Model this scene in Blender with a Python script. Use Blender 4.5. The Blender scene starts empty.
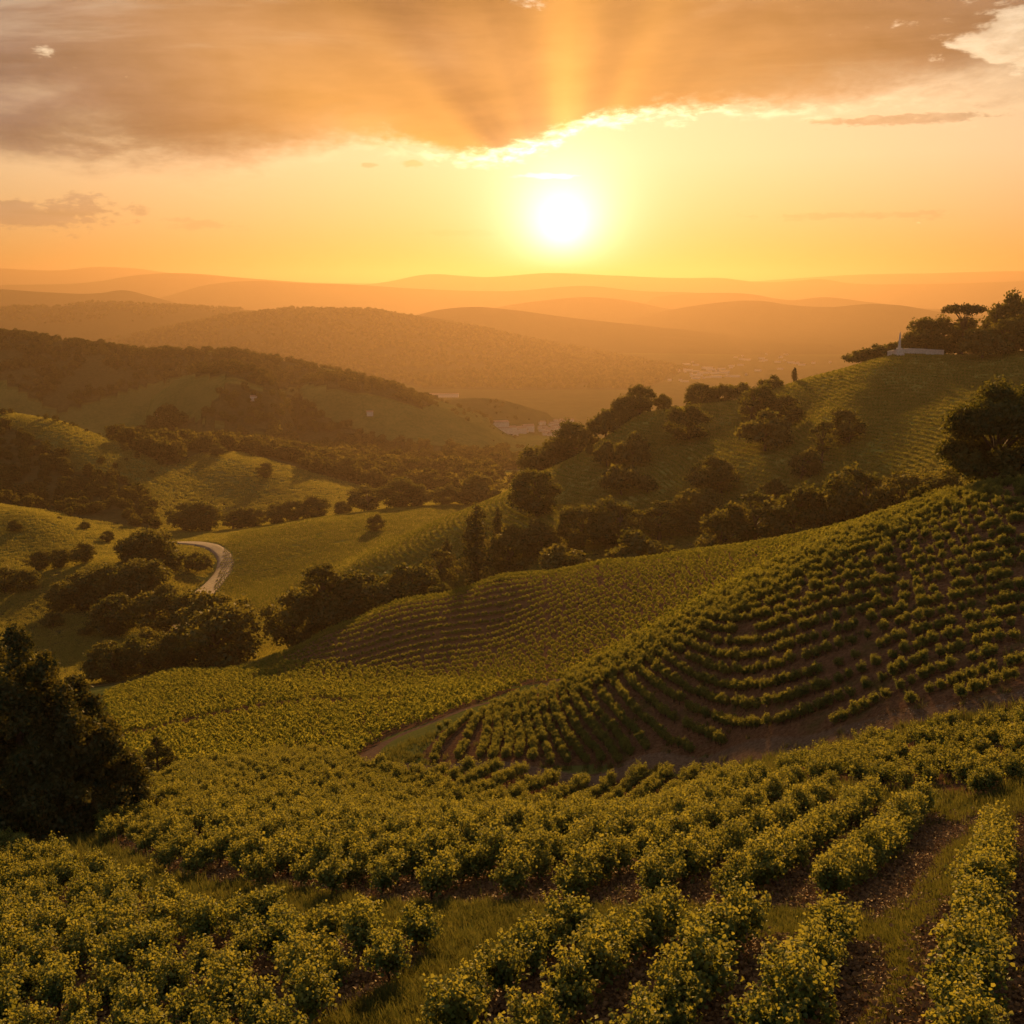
import bpy, bmesh, math, random
import numpy as np
from mathutils import Vector, Matrix, noise as mnoise

random.seed(7)
rng = np.random.default_rng(11)
S = bpy.context.scene
COL = S.collection
R = math.radians

# ------------------------------------------------------------------ camera
F_PX, CX, CY = 1098.0, 512.0, 512.0
PITCH = R(11.78)
cam_d = bpy.data.cameras.new('camera')
cam = bpy.data.objects.new('camera', cam_d)
COL.objects.link(cam)
cam_d.sensor_width = 36.0
cam_d.lens = 36.0 * F_PX / 1024.0
cam_d.clip_start = 0.5
cam_d.clip_end = 80000
cam.location = (0, 0, 0)
cam.rotation_euler = (math.pi / 2 - PITCH, 0, 0)
S.camera = cam

S.view_settings.view_transform = 'Standard'
S.view_settings.look = 'None'
S.view_settings.gamma = 1.0
S.view_settings.exposure = 1.5
S.view_settings.use_curve_mapping = False
S.render.engine = 'CYCLES'
cy = S.cycles
cy.max_bounces = 5
cy.diffuse_bounces = 2
cy.glossy_bounces = 1
cy.transmission_bounces = 4
cy.volume_bounces = 0
cy.transparent_max_bounces = 4
cy.sample_clamp_indirect = 3.0
cy.use_denoising = True
cy.use_adaptive_sampling = True
cy.adaptive_threshold = 0.015
try:
    cy.denoiser = 'OPENIMAGEDENOISE'
    cy.denoising_prefilter = 'ACCURATE'
except Exception:
    pass

# ------------------------------------------------------------------ sun and sky
SUN_EL, SUN_AZ = 2.85, 2.55          # where the sun stands, degrees
LAMP_EL = 10.0                        # lamp raised well above the visible sun so more slopes catch light
sun_d = bpy.data.lights.new('sun', 'SUN')
sun_d.energy = 5.0
sun_d.angle = R(1.5)
sun_d.color = (1.0, 0.53, 0.165)
sun = bpy.data.objects.new('sun', sun_d)
COL.objects.link(sun)
sv = Vector((math.sin(R(SUN_AZ)) * math.cos(R(LAMP_EL)), math.cos(R(SUN_AZ)) * math.cos(R(LAMP_EL)), math.sin(R(LAMP_EL))))
sun.rotation_euler = (-sv).to_track_quat('-Z', 'Y').to_euler()
sun.location = (10, 40, 30)

world = bpy.data.worlds.new('World')
S.world = world
world.use_nodes = True
wt = world.node_tree
wt.nodes.clear()


class NB:
    """small helper that writes node maths"""
    def __init__(self, tree):
        self.t = tree

    def n(self, kind, **kw):
        nd = self.t.nodes.new(kind)
        for k, v in kw.items():
            setattr(nd, k, v)
        return nd

    def put(self, sock, v):
        if v is None:
            return
        if hasattr(v, 'is_output') or isinstance(v, bpy.types.NodeSocket):
            self.t.links.new(v, sock)
        else:
            sock.default_value = v

    def m(self, op, a, b=None, c=None, clamp=False):
        nd = self.n('ShaderNodeMath', operation=op, use_clamp=clamp)
        self.put(nd.inputs[0], a); self.put(nd.inputs[1], b)
        if c is not None:
            self.put(nd.inputs[2], c)
        return nd.outputs[0]

    def smooth(self, x, lo, hi, a=0.0, b=1.0):
        nd = self.n('ShaderNodeMapRange', interpolation_type='SMOOTHSTEP', clamp=True)
        self.put(nd.inputs['Value'], x)
        for k, v in (('From Min', lo), ('From Max', hi), ('To Min', a), ('To Max', b)):
            self.put(nd.inputs[k], v)
        return nd.outputs[0]

    def lin(self, x, lo, hi, a=0.0, b=1.0):
        nd = self.n('ShaderNodeMapRange', clamp=True)
        self.put(nd.inputs['Value'], x)
        for k, v in (('From Min', lo), ('From Max', hi), ('To Min', a), ('To Max', b)):
            self.put(nd.inputs[k], v)
        return nd.outputs[0]

    def mix(self, f, a, b, kind='MIX'):
        nd = self.n('ShaderNodeMix', data_type='RGBA', blend_type=kind)
        nd.clamp_factor = True
        self.put(nd.inputs[0], f); self.put(nd.inputs[6], a); self.put(nd.inputs[7], b)
        return nd.outputs[2]

    def xyz(self, x, y, z):
        nd = self.n('ShaderNodeCombineXYZ')
        self.put(nd.inputs[0], x); self.put(nd.inputs[1], y); self.put(nd.inputs[2], z)
        return nd.outputs[0]

    def noise(self, vec, scale, detail=5.0, rough=0.55, dist=0.0):
        nd = self.n('ShaderNodeTexNoise')
        if vec is not None:
            self.t.links.new(vec, nd.inputs['Vector'])
        nd.inputs['Scale'].default_value = scale
        nd.inputs['Detail'].default_value = detail
        nd.inputs['Roughness'].default_value = rough
        nd.inputs['Distortion'].default_value = dist
        return nd.outputs['Fac']

    def ramp(self, x, pts):
        nd = self.n('ShaderNodeValToRGB')
        self.put(nd.inputs[0], x)
        el = nd.color_ramp.elements
        while len(el) > 1:
            el.remove(el[-1])
        el[0].position = pts[0][0]; el[0].color = (*pts[0][1], 1)
        for p, c in pts[1:]:
            e = el.new(p); e.color = (*c, 1)
        return nd.outputs[0]

    def curve(self, x, pts, lo, hi):
        """float curve through (x, y) points with x in lo..hi (values kept in 0..1 inside)"""
        nd = self.n('ShaderNodeFloatCurve')
        u = self.lin(x, lo, hi)
        self.put(nd.inputs['Value'], u)
        cm = nd.mapping
        cm.use_clip = False
        c = cm.curves[0]
        ys = [p[1] for p in pts]
        y0, y1 = min(ys) - .01, max(ys) + .01
        norm = [((p[0] - lo) / (hi - lo), (p[1] - y0) / (y1 - y0)) for p in pts]
        c.points[0].location = norm[0]
        c.points[1].location = norm[-1]
        for q in norm[1:-1]:
            c.points.new(*q)
        cm.update()
        return self.m('MULTIPLY_ADD', nd.outputs[0], y1 - y0, y0)


def pix_dir(px, py):
    xc, yc = (px - CX) / F_PX, -(py - CY) / F_PX
    return (xc, math.cos(PITCH) + yc * math.sin(PITCH), -math.sin(PITCH) + yc * math.cos(PITCH))


def pix_ae(px, py):
    d = pix_dir(px, py)
    return math.degrees(math.atan2(d[0], d[1])), math.degrees(math.atan2(d[2], math.hypot(d[0], d[1])))


def build_sky():
    b = NB(wt)
    tc = b.n('ShaderNodeTexCoord').outputs['Generated']
    nrm = b.n('ShaderNodeVectorMath', operation='NORMALIZE')
    wt.links.new(tc, nrm.inputs[0])
    d = nrm.outputs[0]
    sep = b.n('ShaderNodeSeparateXYZ'); wt.links.new(d, sep.inputs[0])
    dx, dy, dz = sep.outputs
    az = b.m('MULTIPLY', b.m('ARCTAN2', dx, dy), 57.2958)
    el = b.m('MULTIPLY', b.m('ARCSINE', dz), 57.2958)
    # angle to the sun
    sd = Vector((math.sin(R(SUN_AZ)) * math.cos(R(SUN_EL)), math.cos(R(SUN_AZ)) * math.cos(R(SUN_EL)), math.sin(R(SUN_EL))))
    dt = b.n('ShaderNodeVectorMath', operation='DOT_PRODUCT')
    wt.links.new(d, dt.inputs[0]); dt.inputs[1].default_value = sd
    ang = b.m('MULTIPLY', b.m('ARCCOSINE', b.m('MINIMUM', dt.outputs['Value'], 0.9999999)), 57.2958)
    sx = b.m('SUBTRACT', az, SUN_AZ)
    sy = b.m('SUBTRACT', el, SUN_EL)

    def lobe(sig, k=2.0):
        return b.m('EXPONENT', b.m('MULTIPLY', b.m('POWER', b.m('DIVIDE', ang, sig), k), -1.0))

    sky = b.n('ShaderNodeTexSky', sky_type='NISHITA')
    sky.sun_disc = False
    sky.sun_elevation = R(SUN_EL + 1.5)
    sky.sun_rotation = R(SUN_AZ)
    sky.air_density = 2.0
    sky.dust_density = 4.0
    # clear sky: nishita plus the warm dusty band of a low sun
    far = b.smooth(ang, 5.0, 60.0)
    band_near = b.ramp(b.lin(el, -2.0, 38.0), [(0.0, (.74, .32, .05)), (.075, (.80, .42, .09)), (.13, (.80, .52, .22)), (.20, (.86, .63, .36)), (.28, (.82, .62, .38)), (.45, (.30, .26, .21)), (1.0, (.15, .18, .23))])
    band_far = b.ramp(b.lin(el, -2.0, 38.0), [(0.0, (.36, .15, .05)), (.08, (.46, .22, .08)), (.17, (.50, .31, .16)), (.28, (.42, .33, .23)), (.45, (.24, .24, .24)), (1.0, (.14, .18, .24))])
    clear = b.mix(far, band_near, band_far)
    clear = b.mix(1.0, clear, b.mix(1.0, sky.outputs[0], (.012, .012, .012, 1), 'MULTIPLY'), 'ADD')

    # cloud deck on a plane high above: gnomonic coordinates give it perspective
    up = b.m('MAXIMUM', dz, 0.02)
    cu, cv = b.m('DIVIDE', dx, up), b.m('DIVIDE', dy, up)
    plane = b.xyz(cu, cv, 0.0)
    angv = b.xyz(b.m('MULTIPLY', az, .10), b.m('MULTIPLY', el, .26), 0.0)
    n_big = b.noise(angv, 1.0, 6.0, .58, .35)
    n_fine = b.noise(angv, 4.2, 7.0, .6, .2)
    n_plane = b.noise(plane, .55, 5.0, .55, .4)
    # lower edge of the deck by azimuth (degrees of elevation)
    edge_px = [(-120, 170), (0, 166), (70, 166), (150, 176), (230, 184), (285, 176), (330, 158), (400, 152), (460, 158), (520, 148), (575, 134), (620, 124), (680, 116), (760, 110), (840, 108), (920, 108), (1000, 100), (1100, 92)]
    pts = [pix_ae(*p) for p in edge_px]
    edge = b.curve(az, [(-60, 6.0)] + pts + [(60, 9.0)], -60, 60)
    wob = b.m('MULTIPLY', b.m('SUBTRACT', n_big, .5), b.smooth(ang, 4.0, 18.0, 2.6, 5.0))
    wob = b.m('ADD', wob, b.m('MULTIPLY', b.m('SUBTRACT', n_fine, .5), 1.5))
    n_edge = b.noise(angv, 13.0, 6.0, .65, .3)
    h = b.m('ADD', b.m('SUBTRACT', el, edge), b.m('ADD', wob, b.m('MULTIPLY', b.m('SUBTRACT', n_edge, .5), .9)))
    deck = b.smooth(b.m('DIVIDE', h, b.smooth(ang, 3.0, 16.0, 1.0, 2.6)), -.10, .60)
    deck = b.m('MULTIPLY', deck, b.m('SUBTRACT', 1.0, b.m('MULTIPLY', b.smooth(h, 2.8, .2), b.smooth(ang, 7.0, 17.0, 0.0, .5))))
    # breaks in the deck: upper right and a slit at the upper left
    def blob(px, py, rx, ry):
        a0, e0 = pix_ae(px, py)
        q = b.m('ADD', b.m('POWER', b.m('DIVIDE', b.m('SUBTRACT', az, a0), rx), 2.0), b.m('POWER', b.m('DIVIDE', b.m('SUBTRACT', el, e0), ry), 2.0))
        return b.m('EXPONENT', b.m('MULTIPLY', q, -1.0))
    gaps = b.m('ADD', b.m('MULTIPLY', blob(1075, 32, 5.4, 1.9), 1.35), b.m('MULTIPLY', blob(48, 52, 1.6, .40), .70))
    gaps = b.m('ADD', gaps, b.m('MULTIPLY', blob(520, -6, 1.7, .7), .95))
    gap_m = b.smooth(b.m('ADD', gaps, b.m('ADD', b.m('MULTIPLY', b.m('SUBTRACT', n_fine, .5), 2.3), b.m('MULTIPLY', b.m('SUBTRACT', n_big, .5), 1.0))), .52, .86)
    deck = b.m('MULTIPLY', deck, b.m('SUBTRACT', 1.0, gap_m))
    # small puffs and streaks below the deck
    def puff(px, py, rx, ry, amp=1.0, lo=.5, hi=.72):
        q = blob(px, py, rx, ry)
        return b.smooth(b.m('ADD', b.m('MULTIPLY', q, amp), b.m('MULTIPLY', b.m('SUBTRACT', b.m('ADD', b.m('MULTIPLY', n_fine, .5), b.m('MULTIPLY', n_edge, .5)), .5), 3.2)), lo - .06, hi + .10)
    low = puff(30, 213, 5.0, .95)
    low = b.m('MAXIMUM', low, b.m('MULTIPLY', puff(140, 209, .75, .5), .75))
    low = b.m('MAXIMUM', low, b.m('MULTIPLY', puff(200, 224, 3.5, .45, .8), .5))
    low = b.m('MAXIMUM', low, puff(905, 119, 4.6, .30, 1.05))
    low = b.m('MAXIMUM', low, b.m('MULTIPLY', puff(412, 163, .6, .24, .9), .9))
    low = b.m('MAXIMUM', low, b.m('MULTIPLY', puff(368, 165, .5, .2, .85), .8))
    low = b.m('MAXIMUM', low, b.m('MULTIPLY', puff(840, 216, 5.4, .28, .95), .45))
    low = b.m('MAXIMUM', low, b.m('MULTIPLY', puff(460, 233, 3.4, .22, .9), .35))
    low = b.m('MULTIPLY', low, b.smooth(ang, 1.5, 4.0))

    # light inside the deck: orange glow under the sun side, fans of rays, brown grey far away
    pa = b.m('ARCTAN2', sx, b.m('ADD', sy, .4))                # angle round the sun
    def fan(a0, w, k):
        return b.m('MULTIPLY', b.m('EXPONENT', b.m('MULTIPLY', b.m('POWER', b.m('DIVIDE', b.m('SUBTRACT', pa, a0), w), 2.0), -1.0)), k)
    rays = b.noise(b.xyz(b.m('MULTIPLY', pa, 2.6), 2.3, 0.0), 1.0, 2.0, .5)
    rays = b.smooth(rays, .3, .75, 0, .35)
    for q in ((-1.12, .22, .95), (-.80, .10, .35), (.02, .22, .8), (.42, .10, .3), (.95, .35, .45)):
        rays = b.m('ADD', rays, fan(*q))
    near = b.m('EXPONENT', b.m('MULTIPLY', b.m('DIVIDE', ang, 11.0), -1.0))
    lit = b.m('MULTIPLY', near, b.m('MULTIPLY_ADD', rays, 1.25, .30))
    streak = b.noise(b.xyz(b.m('MULTIPLY_ADD', el, .03, b.m('MULTIPLY', az, .045)), b.m('MULTIPLY_ADD', az, -.02, b.m('MULTIPLY', el, .30)), 3.7), 1.0, 6.0, .6, .5)
    tex = b.m('ADD', b.m('MULTIPLY', n_plane, .35), b.m('ADD', b.m('MULTIPLY', n_fine, .18), b.m('MULTIPLY', streak, .47)))
    shade = b.m('MULTIPLY_ADD', b.m('SUBTRACT', tex, .5), 4.2, 1.0)
    shade = b.m('MAXIMUM', shade, .35)
    base = b.mix(b.smooth(ang, 4.0, 34.0), (.25, .115, .040, 1), (.170, .132, .118, 1))
    base = b.mix(1.0, base, b.xyz(shade, shade, shade), 'MULTIPLY')
    glow = b.mix(1.0, (.95, .43, .07, 1), b.xyz(lit, lit, lit), 'MULTIPLY')
    cloud = b.mix(1.0, base, glow, 'ADD')
    deck = b.m('MULTIPLY', deck, b.m('SUBTRACT', 1.0, b.m('MULTIPLY', b.smooth(streak, .50, .68), b.smooth(ang, 7.0, 18.0, 0.0, .55))))
    # silver rim where the deck thins towards the sun
    rim = b.m('MULTIPLY', b.smooth(h, -.55, .05), b.smooth(h, .75, .15))
    n_curl = b.noise(angv, 11.0, 6.0, .6, .3)
    rim = b.m('MULTIPLY', rim, b.smooth(b.m('ADD', b.m('MULTIPLY', n_fine, .5), b.m('MULTIPLY', n_curl, .5)), .42, .60))
    rim = b.m('MULTIPLY', rim, b.m('EXPONENT', b.m('MULTIPLY', b.m('DIVIDE', ang, 5.0), -1.0)))
    rim = b.m('MULTIPLY', rim, b.smooth(az, -7.0, 0.0, .25, 1.0))
    rim2 = b.m('MULTIPLY', gap_m, b.smooth(n_fine, .45, .7))

    # the sky behind the camera: unseen, brightened to add fill light on the land
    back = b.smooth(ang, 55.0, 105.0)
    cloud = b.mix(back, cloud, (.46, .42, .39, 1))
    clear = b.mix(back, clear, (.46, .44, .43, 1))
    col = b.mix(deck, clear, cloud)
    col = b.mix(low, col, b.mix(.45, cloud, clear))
    k = b.m('MULTIPLY', rim, 3.6)
    col = b.mix(1.0, col, b.mix(1.0, (1.0, .80, .48, 1), b.xyz(k, k, k), 'MULTIPLY'), 'ADD')
    k = b.m('MULTIPLY', rim2, .22)
    col = b.mix(1.0, col, b.mix(1.0, (1.0, .85, .6, 1), b.xyz(k, k, k), 'MULTIPLY'), 'ADD')
    # thin bright veils above the sun
    veil = b.m('MULTIPLY', puff(540, 176, 2.6, .16, .95), .8)
    col = b.mix(1.0, col, b.mix(1.0, (1, .8, .45, 1), b.xyz(veil, veil, veil), 'MULTIPLY'), 'ADD')
    # the sun's own glare in the dusty air
    for sig, kk, c in ((1.55, 1.15, (2.7, 2.4, 2.0, 1)), (4.8, 1.4, (.32, .22, .16, 1)), (9.0, 1.3, (.03, .012, .02, 1))):
        l = lobe(sig, kk)
        if sig > 3:
            l = b.m('MULTIPLY', l, b.m('SUBTRACT', 1.0, b.m('MULTIPLY', deck, .8)))
        col = b.mix(1.0, col, b.mix(1.0, c, b.xyz(l, l, l), 'MULTIPLY'), 'ADD')
    below = b.smooth(el, -6.0, -1.5)
    col = b.mix(below, (.03, .02, .012, 1), col)
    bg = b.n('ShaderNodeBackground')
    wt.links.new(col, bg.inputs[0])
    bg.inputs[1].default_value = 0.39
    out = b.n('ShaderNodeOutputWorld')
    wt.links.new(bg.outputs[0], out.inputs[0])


build_sky()
world.cycles.sampling_method = 'MANUAL'
world.cycles.sample_map_resolution = 1024

# ------------------------------------------------------------------ terrain
def tan_at(py):
    return math.tan(math.atan(-(py - CY) / F_PX) - PITCH)


def u_at(px, py):
    d = pix_dir(px, py)
    return d[0] / d[1]


# (px, py, Y): the ground seen at that pixel stands Y metres ahead
GP = [
    (0, 1400, 13), (512, 1400, 9), (1024, 1400, 7.5), (-300, 1400, 15), (1400, 1400, 6.5),
    (0, 1024, 28), (256, 1024, 24), (512, 1024, 20.5), (768, 1024, 18.5), (1024, 1024, 17), (-350, 1024, 32), (1400, 1024, 15.5),
    (0, 900, 45), (256, 900, 39), (512, 900, 32.5), (768, 900, 29.5), (1024, 900, 27), (-350, 900, 52), (1400, 900, 25),
    (0, 830, 66), (256, 830, 58), (512, 830, 52), (768, 830, 46), (1024, 830, 40), (-350, 830, 76), (1400, 830, 36),
    (130, 775, 100), (256, 770, 98), (512, 770, 92), (650, 768, 88), (768, 770, 68), (1024, 770, 53), (1400, 770, 46),
    (860, 728, 74), (1024, 697, 67), (800, 742, 78), (700, 762, 87), (600, 772, 93), (430, 768, 98), (1400, 650, 62),
    (1024, 600, 83), (1024, 540, 93), (1024, 487, 104), (900, 640, 83), (900, 580, 94), (930, 508, 112), (860, 560, 101), (860, 533, 112), (1400, 470, 100), (1200, 475, 103),
    (800, 660, 88), (800, 600, 98), (800, 562, 111), (700, 700, 96), (700, 650, 104), (700, 610, 117),
    (620, 720, 98.5), (620, 690, 104), (620, 655, 116), (520, 735, 102), (520, 700, 112), (415, 745, 106),
    (370, 750, 118), (256, 750, 125), (130, 750, 124), (430, 715, 136), (300, 715, 160), (150, 715, 172),
    (450, 690, 165), (300, 690, 195), (160, 692, 205), (110, 697, 212), (180, 674, 235), (270, 666, 243), (350, 668, 222), (420, 676, 200),
    (560, 690, 142), (600, 664, 130), (650, 632, 126),
    (500, 668, 190), (600, 652, 165), (700, 603, 150), (800, 556, 142), (900, 516, 130),
    (400, 640, 226), (500, 620, 222), (600, 600, 200), (700, 575, 180),
    (270, 660, 250), (330, 630, 254), (400, 602, 252), (500, 578, 247), (600, 564, 240), (700, 553, 228), (800, 540, 212), (930, 506, 185),
    (560, 545, 300), (640, 470, 370), (560, 500, 350), (700, 470, 340), (700, 430, 390), (700, 405, 430), (640, 415, 425),
    (800, 470, 320), (800, 420, 380), (800, 382, 435), (900, 440, 320), (900, 390, 380), (900, 354, 430), (1024, 420, 300), (1024, 380, 360), (1024, 352, 425),
    (860, 389, 374), (840, 420, 348), (935, 361, 408), (1250, 345, 420), (1250, 420, 290),
    (540, 474, 405), (450, 516, 380), (350, 568, 350),
    (470, 508, 570), (400, 510, 545), (300, 524, 505), (220, 545, 470), (250, 600, 360), (350, 560, 405), (330, 590, 350), (420, 530, 475),
    (228, 570, 430), (200, 598, 385), (100, 600, 360), (120, 562, 385), (60, 590, 365), (0, 622, 340), (150, 620, 330), (230, 640, 300), (40, 660, 285),
    (30, 515, 475), (84, 541, 460), (-60, 515, 480), (40, 560, 425), (100, 556, 430),
    (0, 412, 700), (60, 423, 690), (110, 449, 670), (160, 483, 640), (60, 500, 585), (150, 526, 552), (0, 480, 605), (-200, 400, 700), (-200, 500, 560),
    (200, 452, 745), (260, 468, 712), (350, 492, 682), (400, 503, 690), (250, 500, 650), (200, 500, 640), (300, 512, 612), (250, 528, 560), (340, 515, 580),
    (-350, 700, 180), (-350, 600, 330), (-100, 690, 215),
]
# (px at py 500, z, Y): ground hidden behind something, given by its height
GZ = [
    (800, -63, 262), (930, -50, 245), (700, -69, 272), (600, -75, 280), (500, -82, 285), (400, -90, 292), (300, -99, 290), (200, -99, 275), (100, -97, 262), (0, -96, 255),
    (1024, -26, 150), (1024, -42, 220), (1250, -30, 180),
    (1024, -60, 520), (900, -65, 520), (800, -82, 520), (640, -92, 500), (540, -106, 480), (450, -108, 455), (1250, -60, 520),
    (500, -140, 800), (700, -140, 800), (900, -130, 800), (1100, -125, 800), (350, -142, 850), (100, -120, 800), (0, -112, 800), (-200, -110, 800), (620, -125, 620), (500, -124, 640),
    (1300, -115, 800), (-400, -110, 600),
]


def tps_fit(P, z, lam=0.0004):
    d = np.linalg.norm(P[:, None] - P[None], axis=2)
    K = np.where(d > 0, d * d * np.log(d + 1e-12), 0.0) + lam * np.eye(len(P))
    A = np.hstack([np.ones((len(P), 1)), P])
    M = np.block([[K, A], [A.T, np.zeros((3, 3))]])
    return np.linalg.solve(M, np.concatenate([z, np.zeros(3)]))


_P, _z = [], []
for px, py, Y in GP:
    _P.append((u_at(px, py) * 2.0, math.log(Y))); _z.append(Y * tan_at(py))
for px, z, Y in GZ:
    _P.append((u_at(px, 500) * 2.0, math.log(Y))); _z.append(z)
_P, _z = np.array(_P), np.array(_z)
_w = tps_fit(_P, _z)


def tps(u, Y):
    q = np.stack([u * 2.0, np.log(Y)], -1).reshape(-1, 2)
    out = np.empty(len(q))
    for i in range(0, len(q), 20000):
        s = q[i:i + 20000]
        d2 = ((s[:, None] - _P[None]) ** 2).sum(2)
        out[i:i + 20000] = (0.5 * d2 * np.log(d2 + 1e-20)) @ _w[:-3] + _w[-3] + s @ _w[-2:]
    return out.reshape(np.shape(u))


def vnoise(x, y, seed=0):
    """smooth value noise, numpy"""
    xi, yi = np.floor(x).astype(np.int64), np.floor(y).astype(np.int64)
    fx, fy = x - xi, y - yi
    fx, fy = fx * fx * (3 - 2 * fx), fy * fy * (3 - 2 * fy)

    def hsh(a, c):
        h = (a * 374761393 + c * 668265263 + seed * 974634777) & 0xffffffff
        h = ((h ^ (h >> 13)) * 1274126177) & 0xffffffff
        return ((h ^ (h >> 16)) & 0xffff) / 65535.0
    a = hsh(xi, yi) * (1 - fx) + hsh(xi + 1, yi) * fx
    c = hsh(xi, yi + 1) * (1 - fx) + hsh(xi + 1, yi + 1) * fx
    return a * (1 - fy) + c * fy


def fbm(x, y, octs=4, seed=0, gain=.5):
    s, a, t = 0, 1.0, 0
    for o in range(octs):
        s = s + a * (vnoise(x * 2 ** o, y * 2 ** o, seed + o) - .5)
        t += a; a *= gain
    return s / t


# far ridges: crest line by pixel, distance Y, half width in ln Y
RIDGES = [
    (1010, .085, [(120, 412), (150, 398), (190, 374), (220, 367), (250, 371), (280, 384), (310, 410)]),
    (1120, .10, [(270, 410), (300, 386), (330, 378), (360, 382), (400, 392), (440, 408), (480, 426), (520, 445)]),
    (1300, .15, [(-250, 325), (-150, 328), (0, 334), (60, 341), (100, 346), (140, 352), (200, 350), (240, 354), (300, 364), (360, 376), (420, 395), (470, 412), (520, 430)]),
    (1480, .07, [(380, 425), (420, 406), (460, 399), (500, 400), (540, 412), (580, 425)]),
    (3500, .18, [(-50, 372), (60, 356), (100, 343), (160, 328), (220, 317), (290, 309), (370, 310), (420, 316), (470, 325), (540, 340), (620, 354), (700, 368), (760, 380)]),
    (4400, .14, [(-200, 305), (-100, 308), (0, 307), (60, 306), (97, 302), (150, 305), (200, 307), (260, 311), (330, 322), (400, 332)]),
    (4350, .12, [(360, 335), (400, 322), (425, 313), (474, 307), (514, 310), (574, 318), (682, 330), (760, 340)]),
    (5600, .12, [(540, 335), (600, 324), (640, 317), (682, 308), (715, 303), (762, 301), (792, 305), (832, 307), (869, 304), (896, 305), (942, 312), (1000, 318), (1100, 322), (1300, 320)]),
    (6100, .08, [(460, 318), (500, 307), (548, 300), (590, 297), (624, 300), (664, 308), (720, 318)]),
    (6200, .09, [(-200, 284), (-60, 287), (0, 289), (43, 292), (100, 293), (123, 290), (150, 296), (173, 302), (220, 312)]),
    (7600, .10, [(620, 303), (682, 294), (749, 294), (792, 300), (822, 297), (869, 302), (932, 309), (1000, 306), (1150, 303), (1300, 306)]),
    (8200, .10, [(110, 308), (163, 297), (207, 285), (253, 281), (300, 283), (341, 284), (424, 289), (507, 291), (590, 286), (640, 291), (682, 292), (780, 300)]),
    (10400, .09, [(-200, 290), (-60, 287), (0, 285), (100, 281), (130, 276), (163, 273), (200, 274), (233, 277), (310, 283), (380, 290)]),
    (11500, .09, [(300, 288), (391, 281), (420, 275), (487, 277), (548, 273), (608, 275), (682, 278), (722, 278), (759, 282), (792, 281), (819, 279), (849, 283), (916, 284), (1024, 281), (1150, 279), (1300, 282)]),
    (15000, .07, [(-250, 268), (-100, 267), (0, 268), (60, 270), (90, 267), (130, 268), (180, 274), (260, 280), (420, 284), (700, 284), (800, 278), (849, 275), (930, 273), (1024, 271), (1150, 274), (1300, 278)]),
]


def smooth_interp(x, xs, ys):
    """monotone-ish cubic through points (Catmull-Rom tangents)"""
    xs, ys = np.asarray(xs, float), np.asarray(ys, float)
    m = np.gradient(ys, xs)
    x = np.clip(x, xs[0], xs[-1])
    i = np.clip(np.searchsorted(xs, x) - 1, 0, len(xs) - 2)
    h = xs[i + 1] - xs[i]
    t = (x - xs[i]) / h
    return (2 * t**3 - 3 * t**2 + 1) * ys[i] + (t**3 - 2 * t**2 + t) * h * m[i] + (-2 * t**3 + 3 * t**2) * ys[i + 1] + (t**3 - t**2) * h * m[i + 1]


def far_z(u, Y):
    lnY = np.log(Y)
    base = np.interp(lnY, np.log([700, 900, 1200, 1600, 2400, 20000]), [-138, -146, -172, -212, -220, -222])
    X = u * Y
    base = base + 7 * fbm(X / 260, Y / 260, 3, 5) * np.clip((Y - 700) / 800, 0, 1)
    z = base.copy()
    for k, (Yr, w, pts) in enumerate(RIDGES):
        us = [u_at(px, py) for px, py in pts]
        zc = [Yr * tan_at(py) for px, py in pts]
        crest = smooth_interp(u, us, zc)
        wig = .10 * fbm(u * 9 + k * 7.1, u * 0 + k, 3, 40 + k)
        L = math.log(Yr)
        dd = np.abs(lnY - L - wig * w * 2) / w
        # spurs and gullies run down from the crest
        spur = fbm(X / (Yr * .035), Y / (Yr * .07), 4, 70 + k)
        prof = np.exp(-(dd ** 1.7))
        fall = np.clip(dd, 0, 1.5)
        amp = np.maximum(crest - base, 0)
        edge = np.clip((u - us[0]) / .03, 0, 1) * np.clip((us[-1] - u) / .03, 0, 1)
        zi = base + (crest - base) * prof * edge + amp * spur * .55 * np.clip(fall * 1.3, 0, 1) * prof
        z = np.where((crest > base - 5), np.maximum(z, zi), z)
    return z


# one perspective-spaced grid: even detail from the vines to the horizon
NR, YMIN, YMAX = 980, 5.0, 17500.0
lnYs = np.linspace(math.log(YMIN), math.log(YMAX), NR)
us_ = np.concatenate([np.linspace(-1.3, -.56, 60)[:-1], np.linspace(-.56, .56, 700), np.linspace(.56, 1.3, 60)[1:]])
NU = len(us_)
GU, GL = np.meshgrid(us_, lnYs)
GY = np.exp(GL)


def ground_heights():
    nearm = GY < 1100
    zt = np.zeros_like(GY)
    rows = np.where(lnYs < math.log(1150))[0]
    sub = rows[-1] + 1
    uc = np.clip(GU[:sub], -.85, .85)
    zt[:sub] = tps(uc, GY[:sub])
    X = GU * GY
    zt += .14 * fbm(X / 3.0, GY / 3.0, 3, 3) * np.clip(GY / 30, .3, 1) + np.clip((GY - 120) / 300, 0, 1) * 2.2 * fbm(X / 45, GY / 45, 4, 9)
    zf = far_z(GU, GY)
    t = np.clip((GL - math.log(820)) / (math.log(960) - math.log(820)), 0, 1)
    t = t * t * (3 - 2 * t)
    return zt * (1 - t) + zf * t


GZH = ground_heights()


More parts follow.
